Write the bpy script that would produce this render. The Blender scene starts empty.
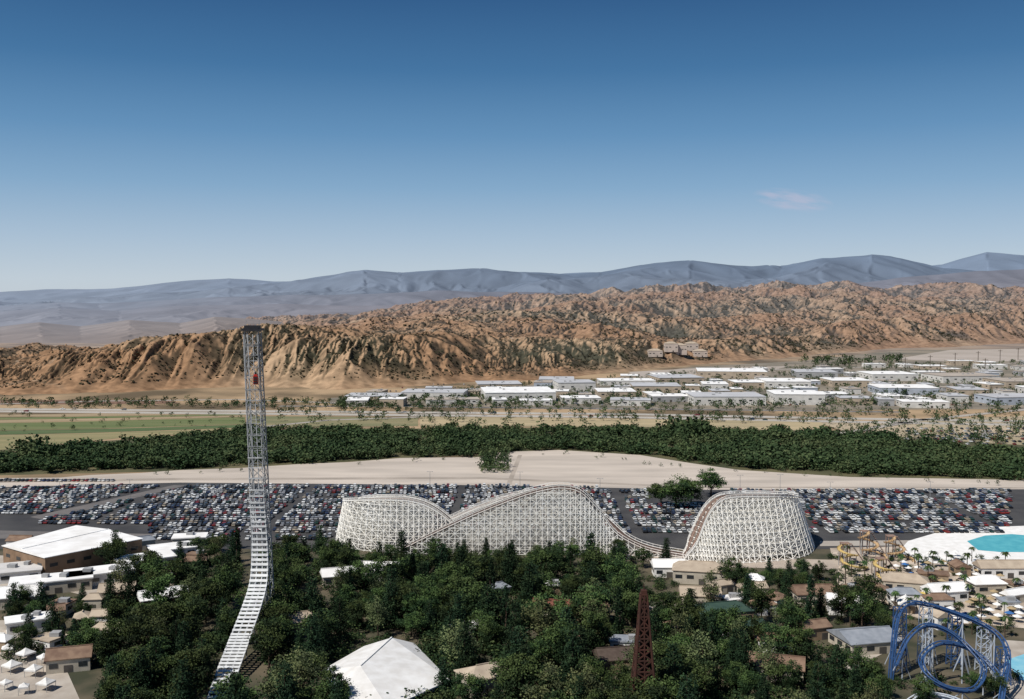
import bpy, math, random
import numpy as np
from mathutils import Vector
random.seed(7); rng = np.random.default_rng(7)
S = bpy.context.scene; COL = S.collection
F, H, HY, CX, CY = 1000., 110., 300., 512., 349.5
pit = math.atan((CY-HY)/F); cp, sp = math.cos(pit), math.sin(pit)
PI = math.pi
def ray(px, py):
    r = (px-CX)/F; u = (CY-py)/F
    return Vector((r, cp+sp*u, -sp+cp*u))
def G(px, py, z=0.):
    d = ray(px, py); t = (z-H)/d.z
    return Vector((d.x*t, d.y*t, z))
def D(px, py, dist):
    d = ray(px, py); t = dist/d.y
    return Vector((d.x*t, dist, H+d.z*t))
def PX(p):
    x, y, z = p[0], p[1], p[2]-H
    fw = y*cp - z*sp; up = y*sp + z*cp
    return CX+F*x/fw, CY-F*up/fw
ORDW = 'first second third fourth fifth sixth seventh eighth ninth tenth eleventh twelfth thirteenth fourteenth fifteenth sixteenth seventeenth eighteenth nineteenth twentieth'.split()
TENS = {2: 'twenty', 3: 'thirty', 4: 'forty', 5: 'fifty', 6: 'sixty', 7: 'seventy', 8: 'eighty', 9: 'ninety'}
def ordw(n):
    if n <= 20: return ORDW[n-1]
    if n % 10 == 0: return TENS[n//10][:-1]+'ieth'
    return TENS[n//10]+'-'+ORDW[n % 10-1]
# ------------------------------------------------------------------ helpers
def tag(o, label=None, cat=None, group=None, kind=None):
    if label: o['label'] = label
    if cat: o['category'] = cat
    if group: o['group'] = group
    if kind: o['kind'] = kind
    return o
ORG = {}
def empty(name, loc, rz=0.):
    o = bpy.data.objects.new(name, None); COL.objects.link(o)
    o.empty_display_size = .5
    o.location = loc; o.rotation_euler = (0, 0, rz); ORG[o.name] = Vector(loc)
    return o
def link_mesh(name, me, parent=None):
    o = bpy.data.objects.new(name, me); COL.objects.link(o)
    if parent: o.parent = parent; ORG[o.name] = ORG.get(parent.name, Vector((0, 0, 0)))
    return o
class MB:
    def __init__(s): s.v = []; s.f = []; s.m = []
    def add(s, vs, fs, m=0):
        b = len(s.v); s.v += [tuple(p) for p in vs]
        for f in fs: s.f.append(tuple(b+i for i in f)); s.m.append(m)
    def box(s, c, d, rz=0., m=0):
        cx, cy, cz = c; a, b, h = d[0]/2, d[1]/2, d[2]/2
        co, si = math.cos(rz), math.sin(rz); vs = []
        for z in (-h, h):
            for x, y in ((-a, -b), (a, -b), (a, b), (-a, b)):
                vs.append((cx+x*co-y*si, cy+x*si+y*co, cz+z))
        s.add(vs, [(3, 2, 1, 0), (4, 5, 6, 7), (0, 1, 5, 4), (1, 2, 6, 5), (2, 3, 7, 6), (3, 0, 4, 7)], m)
    def bar(s, a, b, w, m=0, caps=False):
        a = Vector(a); b = Vector(b); d = b-a
        if d.length < 1e-4: return
        d.normalize(); r = Vector((0, 0, 1)) if abs(d.z) < .9 else Vector((0, 1, 0))
        u = d.cross(r).normalized()*w/2; v = d.cross(u).normalized()*w/2
        vs = [a-u-v, a+u-v, a+u+v, a-u+v, b-u-v, b+u-v, b+u+v, b-u+v]
        fs = [(0, 1, 5, 4), (1, 2, 6, 5), (2, 3, 7, 6), (3, 0, 4, 7)]
        if caps: fs += [(3, 2, 1, 0), (4, 5, 6, 7)]
        s.add(vs, fs, m)
    def tube(s, pts, r, n=8, m=0):
        pts = [Vector(p) for p in pts]; rr = r if isinstance(r, (list, tuple)) else [r]*len(pts)
        vs = []; fs = []
        for i, p in enumerate(pts):
            d = (pts[min(i+1, len(pts)-1)]-pts[max(i-1, 0)]).normalized()
            ref = Vector((0, 1, 0)) if abs(d.y) < .8 else Vector((1, 0, 0))
            u = d.cross(ref).normalized(); w = d.cross(u)
            for k in range(n):
                a = 2*PI*k/n; vs.append(p+u*math.cos(a)*rr[i]+w*math.sin(a)*rr[i])
        for i in range(len(pts)-1):
            for k in range(n):
                fs.append((i*n+k, i*n+(k+1) % n, (i+1)*n+(k+1) % n, (i+1)*n+k))
        fs.append(tuple(range(n))); fs.append(tuple((len(pts)-1)*n+k for k in range(n)))
        s.add(vs, fs, m)
    def prism(s, poly, z0, z1, m=0):
        n = len(poly); vs = [(p[0], p[1], z0) for p in poly]+[(p[0], p[1], z1) for p in poly]
        s.add(vs, [tuple(reversed(range(n))), tuple(range(n, 2*n))]+[(i, (i+1) % n, n+(i+1) % n, n+i) for i in range(n)], m)
    def build(s, name, mats, parent=None, origin=None, smooth=False):
        if not isinstance(mats, (list, tuple)): mats = [mats]
        o0 = ORG.get(parent.name, Vector((0, 0, 0))) if parent else Vector(origin or (0, 0, 0))
        me = bpy.data.meshes.new(name)
        me.from_pydata([(p[0]-o0.x, p[1]-o0.y, p[2]-o0.z) for p in s.v], [], s.f)
        for m in mats: me.materials.append(m)
        me.polygons.foreach_set('material_index', s.m)
        if smooth: me.polygons.foreach_set('use_smooth', [True]*len(s.f))
        me.update()
        o = link_mesh(name, me, parent)
        if not parent: o.location = o0
        return o
def quads_mesh(name, V, mi, mats):
    n = len(V); me = bpy.data.meshes.new(name)
    me.vertices.add(n*4); me.vertices.foreach_set('co', np.ascontiguousarray(V, dtype=np.float32).ravel())
    me.loops.add(n*4); me.loops.foreach_set('vertex_index', np.arange(n*4, dtype=np.int32))
    me.polygons.add(n); me.polygons.foreach_set('loop_start', np.arange(0, n*4, 4, dtype=np.int32))
    me.polygons.foreach_set('loop_total', np.full(n, 4, dtype=np.int32))
    for m in mats: me.materials.append(m)
    me.polygons.foreach_set('material_index', np.asarray(mi, dtype=np.int32))
    me.update(calc_edges=True); me.validate()
    return me
# ------------------------------------------------------------------ materials
MC = {}
def M(name, c1, c2=None, scale=.2, rough=.85, metal=0., rand=0., spec=.25, stretch=None, lo=.35, hi=.65):
    if name in MC: return MC[name]
    m = bpy.data.materials.new(name); m.use_nodes = True; nt = m.node_tree; N = nt.nodes; L = nt.links
    b = N['Principled BSDF']; b.inputs['Roughness'].default_value = rough; b.inputs['Metallic'].default_value = metal
    b.inputs['Specular IOR Level'].default_value = spec
    c2 = c2 or tuple(x*.82 for x in c1)
    ge = N.new('ShaderNodeNewGeometry'); no = N.new('ShaderNodeTexNoise'); no.inputs['Scale'].default_value = scale
    no.inputs['Detail'].default_value = 6
    src = ge.outputs['Position']
    if stretch:
        mp = N.new('ShaderNodeMapping'); mp.inputs['Scale'].default_value = stretch; L.new(src, mp.inputs['Vector']); src = mp.outputs['Vector']
    L.new(src, no.inputs['Vector'])
    r = N.new('ShaderNodeValToRGB'); r.color_ramp.elements[0].position = lo; r.color_ramp.elements[1].position = hi
    r.color_ramp.elements[0].color = (*c1, 1); r.color_ramp.elements[1].color = (*c2, 1)
    L.new(no.outputs['Fac'], r.inputs['Fac']); out = r.outputs['Color']
    if rand:
        oi = N.new('ShaderNodeObjectInfo'); mr = N.new('ShaderNodeMapRange')
        mr.inputs['To Min'].default_value = 1-rand; mr.inputs['To Max'].default_value = 1+rand
        L.new(oi.outputs['Random'], mr.inputs['Value'])
        hs = N.new('ShaderNodeHueSaturation'); L.new(out, hs.inputs['Color']); L.new(mr.outputs['Result'], hs.inputs['Value'])
        mr2 = N.new('ShaderNodeMapRange'); mr2.inputs['To Min'].default_value = .475; mr2.inputs['To Max'].default_value = .515
        L.new(oi.outputs['Random'], mr2.inputs['Value']); L.new(mr2.outputs['Result'], hs.inputs['Hue'])
        out = hs.outputs['Color']
    L.new(out, b.inputs['Base Color']); MC[name] = m
    return m
def attr_mat(name, scale, amt=.35):
    m = bpy.data.materials.new(name); m.use_nodes = True; nt = m.node_tree; N = nt.nodes; L = nt.links
    b = N['Principled BSDF']; b.inputs['Roughness'].default_value = .95; b.inputs['Specular IOR Level'].default_value = .05
    at = N.new('ShaderNodeAttribute'); at.attribute_name = 'Col'
    ge = N.new('ShaderNodeNewGeometry'); no = N.new('ShaderNodeTexNoise'); no.inputs['Scale'].default_value = scale; no.inputs['Detail'].default_value = 8
    L.new(ge.outputs['Position'], no.inputs['Vector'])
    mr = N.new('ShaderNodeMapRange'); mr.inputs['From Min'].default_value = .35; mr.inputs['From Max'].default_value = .65
    mr.inputs['To Min'].default_value = 1-amt; mr.inputs['To Max'].default_value = 1+amt*.7
    L.new(no.outputs['Fac'], mr.inputs['Value'])
    vm = N.new('ShaderNodeVectorMath'); vm.operation = 'SCALE'; L.new(at.outputs['Color'], vm.inputs[0]); L.new(mr.outputs['Result'], vm.inputs['Scale'])
    L.new(vm.outputs['Vector'], b.inputs['Base Color'])
    return m
WHITE = M('white_paint', (.8, .79, .76), (.68, .66, .63), .5)
WROOF = M('white_roof', (.87, .86, .84), (.72, .7, .67), .15)
CREAM = M('cream_wall', (.52, .47, .38), (.42, .37, .3), .3)
TANW = M('tan_wall', (.32, .24, .16), (.25, .18, .12), .3)
BRWALL = M('brown_wall', (.26, .175, .115), (.19, .125, .08), .3)
BRROOF = M('brown_roof', (.16, .1, .07), (.24, .16, .11), .4)
TANROOF = M('tan_roof', (.46, .38, .29), (.36, .29, .22), .3)
GREENROOF = M('green_roof', (.03, .06, .048), (.045, .08, .062), .4)
REDROOF = M('red_roof', (.2, .075, .05), (.15, .06, .04), .5)
GREYROOF = M('grey_metal_roof', (.3, .32, .35), (.22, .24, .27), .4, rough=.5)
GLASS = M('dark_glass', (.02, .025, .03), (.03, .035, .04), 1, rough=.1, spec=.6)
DOORM = M('door_paint', (.1, .09, .08), None, 1)
STEEL = M('galvanised_steel', (.31, .325, .335), (.21, .22, .23), .4, rough=.55)
STEELW = M('pale_track_steel', (.7, .71, .7), (.55, .55, .55), .5, rough=.5)
RAILM = M('track_rail_steel', (.55, .56, .56), (.42, .43, .44), .5, rough=.5)
DARKM = M('dark_metal', (.025, .025, .03), None, 1, rough=.5)
RUST = M('rust_red_steel', (.07, .027, .019), (.042, .02, .015), .6, rough=.85)
BLUEM = M('blue_track_paint', (.035, .085, .21), (.028, .068, .165), .7, rough=.4)
PALEBLUE = M('pale_blue_steel', (.5, .54, .6), (.37, .42, .49), .7, rough=.5)
TIMBER = M('whitewashed_timber', (.95, .93, .88), (.85, .82, .75), .12)
TRACKWOOD = M('track_timber', (.3, .2, .155), (.22, .145, .115), .5)
BARK = M('bark', (.09, .065, .045), (.05, .035, .025), 2)
TYRE = M('tyre_rubber', (.02, .02, .02), None, 3)
REDP = M('red_paint', (.5, .03, .02), None, 1, rough=.35)
ACM = M('rooftop_unit', (.35, .35, .35), None, 1)
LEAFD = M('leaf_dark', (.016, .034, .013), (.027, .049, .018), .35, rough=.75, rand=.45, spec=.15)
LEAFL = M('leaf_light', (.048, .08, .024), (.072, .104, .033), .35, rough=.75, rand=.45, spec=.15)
UNDD = M('shrub_dark', (.016, .033, .013), (.027, .046, .018), .08, rough=.8, spec=.1)
UNDL = M('shrub_light', (.048, .075, .025), (.074, .092, .037), .08, rough=.8, spec=.1)
PINED = M('pine_dark', (.011, .026, .013), (.018, .037, .018), .4, rough=.8, rand=.3, spec=.1)
PINEL = M('pine_light', (.026, .05, .023), (.036, .062, .027), .4, rough=.8, rand=.3, spec=.1)
OLIVED = M('olive_dark', (.05, .065, .03), (.065, .08, .04), .35, rough=.8, rand=.25, spec=.1)
OLIVEL = M('olive_light', (.1, .125, .052), (.125, .14, .062), .35, rough=.8, rand=.25, spec=.1)
BELTA = M('willow_dark', (.03, .056, .024), (.054, .08, .034), .015, rough=.85, spec=.1)
BELTB = M('willow_light', (.06, .092, .036), (.094, .114, .052), .015, rough=.85, spec=.1)
SCRUB = M('hill_scrub', (.04, .042, .025), (.062, .052, .032), .02, rough=.95, spec=.05)
# ------------------------------------------------------------------ noise
_p = rng.permutation(512).astype(np.int64); _a = rng.uniform(0, 2*PI, 512); _gx, _gy = np.cos(_a), np.sin(_a); _h = rng.uniform(0, 1, (512, 2))
def perlin(x, y, seed=0):
    x = np.asarray(x, float)+seed*17.31; y = np.asarray(y, float)+seed*9.77
    xi = np.floor(x).astype(np.int64); yi = np.floor(y).astype(np.int64); xf = x-xi; yf = y-yi
    u = xf*xf*xf*(xf*(xf*6-15)+10); v = yf*yf*yf*(yf*(yf*6-15)+10)
    def g(i, j):
        h = _p[(_p[(xi+i) & 511]+yi+j) & 511]; return _gx[h]*(xf-i)+_gy[h]*(yf-j)
    a = g(0, 0); b = g(1, 0); c = g(0, 1); d = g(1, 1)
    return (a+(b-a)*u)+((c+(d-c)*u)-(a+(b-a)*u))*v
def fbm(x, y, o=4, seed=0):
    t = 0; a = .5; k = 1.
    for i in range(o): t = t+a*perlin(x*k, y*k, seed+i); a *= .5; k *= 2.03
    return t
def ridged(x, y, o=4, seed=0, gain=.5):
    t = 0; a = .5; k = 1.; s_ = 0
    for i in range(o):
        t = t+a*(1-np.sqrt(perlin(x*k, y*k, seed+i)**2+.0035)*2.2); s_ += a; a *= gain; k *= 2.07
    return t/s_
def sstep(t): t = np.clip(t, 0, 1); return t*t*(3-2*t)
def slopes(X, Y, Z):
    xi, xj = np.gradient(X); yi, yj = np.gradient(Y); zi, zj = np.gradient(Z)
    det = xi*yj-xj*yi; det = np.where(np.abs(det) < 1e-9, 1e-9, det)
    return (zi*yj-zj*yi)/det, (xi*zj-xj*zi)/det
def erode(X, Y, Z, waves, smooth_dir, mask=1.):
    """carve downslope gullies: stripes that run along the fall line of the terrain"""
    tot = np.zeros_like(Z)
    for lam, amp, sd0 in waves:
        gx, gy = slopes(X, Y, Z); gm_ = np.sqrt(gx*gx+gy*gy)+1e-6
        dx, dy = -gy/gm_, gx/gm_
        px_, py_ = X/lam+sd0*13.7, Y/lam+sd0*5.1; ix = np.floor(px_).astype(np.int64); iy = np.floor(py_).astype(np.int64)
        fx, fy = px_-ix, py_-iy; va = 0; wt = 0
        for i in range(-1, 3):
            for j in range(-1, 3):
                hh = _p[(_p[(ix+i) & 511]+iy+j) & 511]; ox = fx-i+(-_h[hh, 0]+.5)*.8; oy = fy-j+(-_h[hh, 1]+.5)*.8
                w_ = np.exp(-(ox*ox+oy*oy)*2.2); va = va+w_*np.cos((ox*dx+oy*dy)*2*PI*.95); wt = wt+w_
        va = va/wt; s_ = np.clip(gm_/smooth_dir, 0, 1)
        Z = Z+amp*va*s_*mask; tot = tot+va*s_*amp
    return Z, tot/sum(a for _, a, _ in waves)
# ------------------------------------------------------------------ camera, light, world
cam = bpy.data.cameras.new('camera'); co = bpy.data.objects.new('camera', cam); COL.objects.link(co); S.camera = co
cam.sensor_width = 36; cam.lens = 36*F/1024; cam.clip_start = 1; cam.clip_end = 90000
co.location = (0, 0, H); co.rotation_euler = (PI/2-pit, 0, 0)
el = math.radians(52); saz = (-.80, -.60)
sd = Vector((saz[0]*math.cos(el), saz[1]*math.cos(el), math.sin(el))).normalized()
sun = bpy.data.lights.new('sun', 'SUN'); so = bpy.data.objects.new('sun', sun); COL.objects.link(so)
sun.energy = 4.8; sun.angle = math.radians(.5); sun.color = (1, .96, .895)
so.rotation_euler = (-sd).to_track_quat('-Z', 'Y').to_euler(); so.location = (-200, -200, 400)
w = bpy.data.worlds.new('World'); S.world = w; w.use_nodes = True; nt = w.node_tree; N = nt.nodes; L = nt.links
bg = N['Background']; bg.inputs['Strength'].default_value = .08
sky = N.new('ShaderNodeTexSky'); sky.sky_type = 'NISHITA'; sky.sun_disc = False
sky.sun_elevation = el; sky.sun_rotation = math.atan2(saz[0], saz[1]); sky.altitude = 400; sky.dust_density = .6; sky.ozone_density = 2.5
tc = N.new('ShaderNodeTexCoord'); sx = N.new('ShaderNodeSeparateXYZ'); L.new(tc.outputs['Generated'], sx.inputs[0])
rp = N.new('ShaderNodeValToRGB'); cr = rp.color_ramp
stops = [(.0, (.56, .63, .70)), (.02, (.54, .63, .72)), (.06, (.40, .53, .68)), (.11, (.23, .40, .60)), (.16, (.12, .28, .495)), (.22, (.048, .168, .355)), (.30, (.016, .083, .225)), (.6, (.012, .06, .17))]
cr.elements[0].position = 0; cr.elements[0].color = (*stops[0][1], 1); cr.elements[1].position = .6; cr.elements[1].color = (*stops[-1][1], 1)
for p_, c_ in stops[1:-1]:
    e = cr.elements.new(p_); e.color = (*c_, 1)
L.new(sx.outputs['Z'], rp.inputs['Fac'])
sc = N.new('ShaderNodeVectorMath'); sc.operation = 'SCALE'; sc.inputs['Scale'].default_value = 12.5; L.new(rp.outputs['Color'], sc.inputs[0])
mx = N.new('ShaderNodeMix'); mx.data_type = 'RGBA'; mx.inputs['Factor'].default_value = .88
L.new(sky.outputs['Color'], mx.inputs['A']); L.new(sc.outputs['Vector'], mx.inputs['B'])
def mth(op, a, b=None):
    n = N.new('ShaderNodeMath'); n.operation = op
    for i, q in enumerate((a, b)):
        if q is None: continue
        if isinstance(q, (int, float)): n.inputs[i].default_value = q
        else: L.new(q, n.inputs[i])
    return n.outputs[0]
uu = mth('DIVIDE', sx.outputs['X'], sx.outputs['Y']); vv = mth('DIVIDE', sx.outputs['Z'], sx.outputs['Y'])
tilt = mth('ADD', vv, mth('MULTIPLY', mth('SUBTRACT', uu, .28), .12))
q1 = mth('POWER', mth('MULTIPLY', mth('ABSOLUTE', mth('SUBTRACT', uu, .279)), 24), 2); q2 = mth('POWER', mth('MULTIPLY', mth('ABSOLUTE', mth('SUBTRACT', tilt, .099)), 85), 2)
mask = mth('MAXIMUM', mth('SUBTRACT', 1.0, mth('ADD', q1, q2)), 0)
cb = N.new('ShaderNodeCombineXYZ'); L.new(mth('MULTIPLY', uu, 40), cb.inputs[0]); L.new(mth('MULTIPLY', tilt, 190), cb.inputs[1])
cn = N.new('ShaderNodeTexNoise'); cn.inputs['Scale'].default_value = 1.; cn.inputs['Detail'].default_value = 6; L.new(cb.outputs[0], cn.inputs['Vector'])
cf = mth('MINIMUM', mth('MULTIPLY', mask, mth('MAXIMUM', mth('MULTIPLY', mth('SUBTRACT', cn.outputs['Fac'], .36), 2.6), 0)), .5)
m2 = N.new('ShaderNodeMix'); m2.data_type = 'RGBA'; L.new(cf, m2.inputs['Factor']); L.new(mx.outputs['Result'], m2.inputs['A'])
m2.inputs['B'].default_value = (.52*12.5, .51*12.5, .64*12.5, 1)
L.new(m2.outputs['Result'], bg.inputs['Color'])
S.view_settings.view_transform = 'Standard'; S.view_settings.look = 'None'; S.view_settings.exposure = 0
# ------------------------------------------------------------------ ground and terrain
gm = bpy.data.materials.new('hazed_dry_ground'); gm.use_nodes = True; nt2 = gm.node_tree; n2 = nt2.nodes; l2 = nt2.links
b2 = n2['Principled BSDF']; b2.inputs['Roughness'].default_value = .95; b2.inputs['Specular IOR Level'].default_value = .05
ge = n2.new('ShaderNodeNewGeometry'); no = n2.new('ShaderNodeTexNoise'); no.inputs['Scale'].default_value = .008; no.inputs['Detail'].default_value = 9
l2.new(ge.outputs['Position'], no.inputs['Vector'])
r2 = n2.new('ShaderNodeValToRGB'); r2.color_ramp.elements[0].position = .38; r2.color_ramp.elements[1].position = .6
r2.color_ramp.elements[0].color = (.13, .1, .065, 1); r2.color_ramp.elements[1].color = (.4, .285, .175, 1); l2.new(no.outputs['Fac'], r2.inputs['Fac'])
no3 = n2.new('ShaderNodeTexNoise'); no3.inputs['Scale'].default_value = .0016; no3.inputs['Detail'].default_value = 10; l2.new(ge.outputs['Position'], no3.inputs['Vector'])
r3 = n2.new('ShaderNodeValToRGB'); r3.color_ramp.elements[0].position = .42; r3.color_ramp.elements[1].position = .58
r3.color_ramp.elements[0].color = (.15, .14, .155, 1); r3.color_ramp.elements[1].color = (.31, .265, .25, 1); l2.new(no3.outputs['Fac'], r3.inputs['Fac'])
s2 = n2.new('ShaderNodeSeparateXYZ'); l2.new(ge.outputs['Position'], s2.inputs[0])
mr = n2.new('ShaderNodeMapRange'); mr.inputs['From Min'].default_value = 1500; mr.inputs['From Max'].default_value = 3200; l2.new(s2.outputs['Y'], mr.inputs['Value'])
mxx = n2.new('ShaderNodeMix'); mxx.data_type = 'RGBA'; l2.new(mr.outputs['Result'], mxx.inputs['Factor']); l2.new(r2.outputs['Color'], mxx.inputs['A']); l2.new(r3.outputs['Color'], mxx.inputs['B'])  # far ground fades to a haze tint held in its base colour
l2.new(mxx.outputs['Result'], b2.inputs['Base Color'])
g = MB(); xs = [-45000, -6000, 6000, 45000]; ys = [-800, 4000, 12000, 70000]
for i in range(3):
    for j in range(3): g.add([(xs[i], ys[j], 0), (xs[i+1], ys[j], 0), (xs[i+1], ys[j+1], 0), (xs[i], ys[j+1], 0)], [(0, 1, 2, 3)])
tag(g.build('ground', gm), kind='structure')
def sheet(name, pxs, z, mat):
    b = MB(); b.add([G(x, y, z) for x, y in pxs], [tuple(range(len(pxs)))]); o = b.build(name, mat); tag(o, kind='structure')
    if o.data.polygons[0].normal.z < 0: o.data.flip_normals()
    return o
def terrain_mesh(name, X, Y, Z, c, mat):
    nr, nc = X.shape
    me = bpy.data.meshes.new(name); me.vertices.add(nr*nc)
    me.vertices.foreach_set('co', np.stack([X, Y, Z], -1).astype(np.float32).ravel())
    i = np.arange(nr*nc).reshape(nr, nc); q = np.stack([i[:-1, :-1], i[:-1, 1:], i[1:, 1:], i[1:, :-1]], -1).reshape(-1, 4); n = len(q)
    me.loops.add(n*4); me.loops.foreach_set('vertex_index', q.astype(np.int32).ravel()); me.polygons.add(n)
    me.polygons.foreach_set('loop_start', np.arange(0, n*4, 4, dtype=np.int32)); me.polygons.foreach_set('loop_total', np.full(n, 4, dtype=np.int32))
    me.polygons.foreach_set('use_smooth', np.ones(n, dtype=bool))
    me.update(calc_edges=True); me.materials.append(mat)
    ca = me.color_attributes.new('Col', 'FLOAT_COLOR', 'POINT')
    ca.data.foreach_set('color', np.concatenate([c, np.ones(c.shape[:2]+(1,))], -1).astype(np.float32).ravel())
    o = link_mesh(name, me); tag(o, kind='structure'); return o
hb_x = [-600, 0, 250, 400, 500, 600, 700, 800, 900, 1024, 1600]; hb_d = [1120, 1165, 1220, 1270, 1340, 1450, 1700, 1920, 2250, 2500, 2700]
hf_x = [-600, 0, 60, 120, 180, 240, 320, 400, 500, 600, 700, 800, 900, 1024, 1600]; hf_z = [34, 46, 54, 50, 60, 66, 62, 54, 44, 36, 30, 40, 56, 74, 80]
hk_x = [-600, 150, 200, 250, 350, 400, 450, 500, 600, 700, 800, 900, 1024, 1600]; hk_z = [-8, -8, 4, 22, 44, 74, 104, 118, 142, 158, 182, 166, 150, 120]
us = np.linspace(-.75, .75, 1600); db0 = np.interp(us*1000+512, hb_x, hb_d)-110
rows = (np.linspace(0, 1, 620)**1.25)[:, None]; HY_ = db0[None]*(5450/db0[None])**rows; HX_ = us[None]*HY_
def hill_build(X, Y):
    px = X/Y*1000+512; db = np.interp(px, hb_x, hb_d)+75*perlin(X/170, X*0+.3, 5)+34*perlin(X/52, X*0+.7, 6)+12*perlin(X/20, X*0+.2, 7); zf = np.interp(px, hf_x, hf_z); zk = np.interp(px, hk_x, hk_z)
    e1 = sstep((Y/db-1)/.17)**.72; d1 = 1.2*db
    tb = np.clip((Y-d1)/(4000-d1), 0, 1); tb = np.where(zk < zf, np.clip(tb*3.0, 0, 1)**.7, tb)
    env = np.where(Y < d1, zf*e1, zf+(zk-zf)*tb)*np.clip((5400-Y)/1300, 0, 1)
    act = np.clip(env/14, 0, 1)*np.clip(e1*1.6, 0, 1); far = np.clip((Y-1700)/1800, 0, 1)
    wx = X+70*perlin(X/260, Y/260, 3); wy = Y+70*perlin(X/260, Y/260, 4)
    r1 = ridged(wx/360, wy/560, 3, 11, .36); r2_ = ridged(wx/900, wy/1000, 2, 31)
    Z = env*(.64+.30*r2_+.18*r1)+(27+28*far)*act*np.clip(env/26, 0, 1)*(r1-.58)
    Z, er = erode(X, Y, Z, [(120., 7.4, 1), (58., 4.4, 2), (28., 2.1, 3), (14., .8, 4)], .26, act*(1+.35*far))
    Z = Z+.6*act*fbm(X/40, Y/40, 3, 90)-1.5*(1-e1)-.3
    return Z, e1, er, far, px, r1
HZ_, he1, her, hfar, hpx, hr1 = hill_build(HX_, HY_)
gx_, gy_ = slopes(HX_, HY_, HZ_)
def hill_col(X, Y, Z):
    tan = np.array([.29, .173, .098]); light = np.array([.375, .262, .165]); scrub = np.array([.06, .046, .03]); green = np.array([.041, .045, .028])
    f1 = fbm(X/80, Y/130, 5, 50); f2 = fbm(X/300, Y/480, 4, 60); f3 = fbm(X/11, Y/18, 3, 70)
    asp_shade = np.clip(-gx_*1.9, -.5, .7)  # right-facing slopes get more scrub colour, which also paints in their shade
    v = sstep(.56-her*1.2+asp_shade*.85+f1*1.2+f3*1.4+f2*1.4+hfar*.16-(hr1-.5)*.7)
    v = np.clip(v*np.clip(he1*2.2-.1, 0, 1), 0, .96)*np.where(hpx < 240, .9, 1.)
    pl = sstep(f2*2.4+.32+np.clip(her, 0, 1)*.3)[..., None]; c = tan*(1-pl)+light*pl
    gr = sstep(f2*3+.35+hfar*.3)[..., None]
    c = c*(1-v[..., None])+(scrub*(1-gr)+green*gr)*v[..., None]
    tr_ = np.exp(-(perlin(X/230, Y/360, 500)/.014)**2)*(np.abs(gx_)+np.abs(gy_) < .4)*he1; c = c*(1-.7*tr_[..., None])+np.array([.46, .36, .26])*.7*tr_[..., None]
    haze = np.clip((Y-1300)/6800, 0, .5)[..., None]  # distance haze blended into the hill colour
    return c*(1-haze)+np.array([.2, .19, .22])*haze
terrain_mesh('brown_hills', HX_, HY_, HZ_, hill_col(HX_, HY_, HZ_), attr_mat('hazed_hill_earth', .09, .32))
def ridge_layer(name, dn, df, sx_, sy_, amp, wl, c_lo, c_hi, seed, waves, nr=180, nc=1200, nscale=.002, pale=.0, shade=.35, haze=0.):
    us = np.linspace(-.85, .85, nc); d = np.linspace(dn, df*1.12, nr)[:, None]; Y = np.broadcast_to(d, (nr, nc)).copy(); X = us[None]*Y
    px = X/Y*1000+512; zs = H+(300-np.interp(px, sx_, sy_))*df/1000; zs = np.maximum(zs, 0)
    t = np.clip((Y-dn)/(df-dn), 0, 1); env = zs*(t**1.0)*np.clip((df*1.12-Y)/(df*.12), 0, 1)
    n = ridged(X/wl+.4*perlin(X/wl, Y/wl, seed+3), Y/(wl*1.5), 3, seed, .36); lo = 1-t**3; act = np.clip(env/(zs*.25+1), 0, 1)*np.clip(zs/60, 0, 1)
    Z = env*(.94+.06*n)+amp*(n-.6)*act*(.22+.9*lo)
    Z, er = erode(X, Y, Z, waves, .25, act*(.3+.7*lo)); Z -= 2
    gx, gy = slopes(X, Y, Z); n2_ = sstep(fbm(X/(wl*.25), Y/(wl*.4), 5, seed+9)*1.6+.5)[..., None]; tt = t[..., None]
    c = (np.array(c_lo)*(1-tt)+np.array(c_hi)*tt)*(.94+.12*n2_)*(1+shade*.5*np.clip(er, -1, 1))[..., None]*(1+shade*np.clip(gx*1.5, -.6, .4))[..., None]  # shading put into the colour: left-facing slopes lighter, right-facing and gullies darker
    f = np.clip(haze+pale*np.clip((540-px)/460, 0, 1), 0, .85)[..., None]  # haze painted into the ridge colour, stronger towards the left
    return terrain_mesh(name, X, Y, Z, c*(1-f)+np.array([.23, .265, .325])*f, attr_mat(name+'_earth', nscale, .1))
ridge_layer('valley_hills', 2500, 3300, [-600, 0, 40, 80, 130, 180, 215, 250, 300, 400, 1600], [328, 326, 321, 325, 319, 322, 316, 318, 323, 334, 340], 22, 420, (.24, .18, .14), (.21, .175, .155), 171, [(150., 6., 1), (70., 2.5, 2)], pale=.3, shade=.6)
ridge_layer('low_hills', 3900, 5200, [-600, 0, 60, 120, 180, 250, 300, 400, 1600], [312, 311, 307, 310, 305, 304, 303, 305, 318], 42, 700, (.2, .17, .165), (.175, .16, .175), 271, [(240., 9., 1), (120., 3., 2)], pale=.5, shade=.4, haze=.1)
ridge_layer('middle_hills', 5900, 7600, [-600, 0, 60, 100, 180, 250, 350, 450, 520, 700, 800, 870, 920, 960, 1024, 1600], [306, 306, 302, 303, 298, 296, 293, 290, 292, 291, 289, 281, 275, 271, 266, 262], 75, 1100, (.17, .155, .168), (.14, .145, .175), 71, [(340., 14., 1), (170., 5., 2)], pale=.5, shade=.35, haze=.15)
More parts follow.
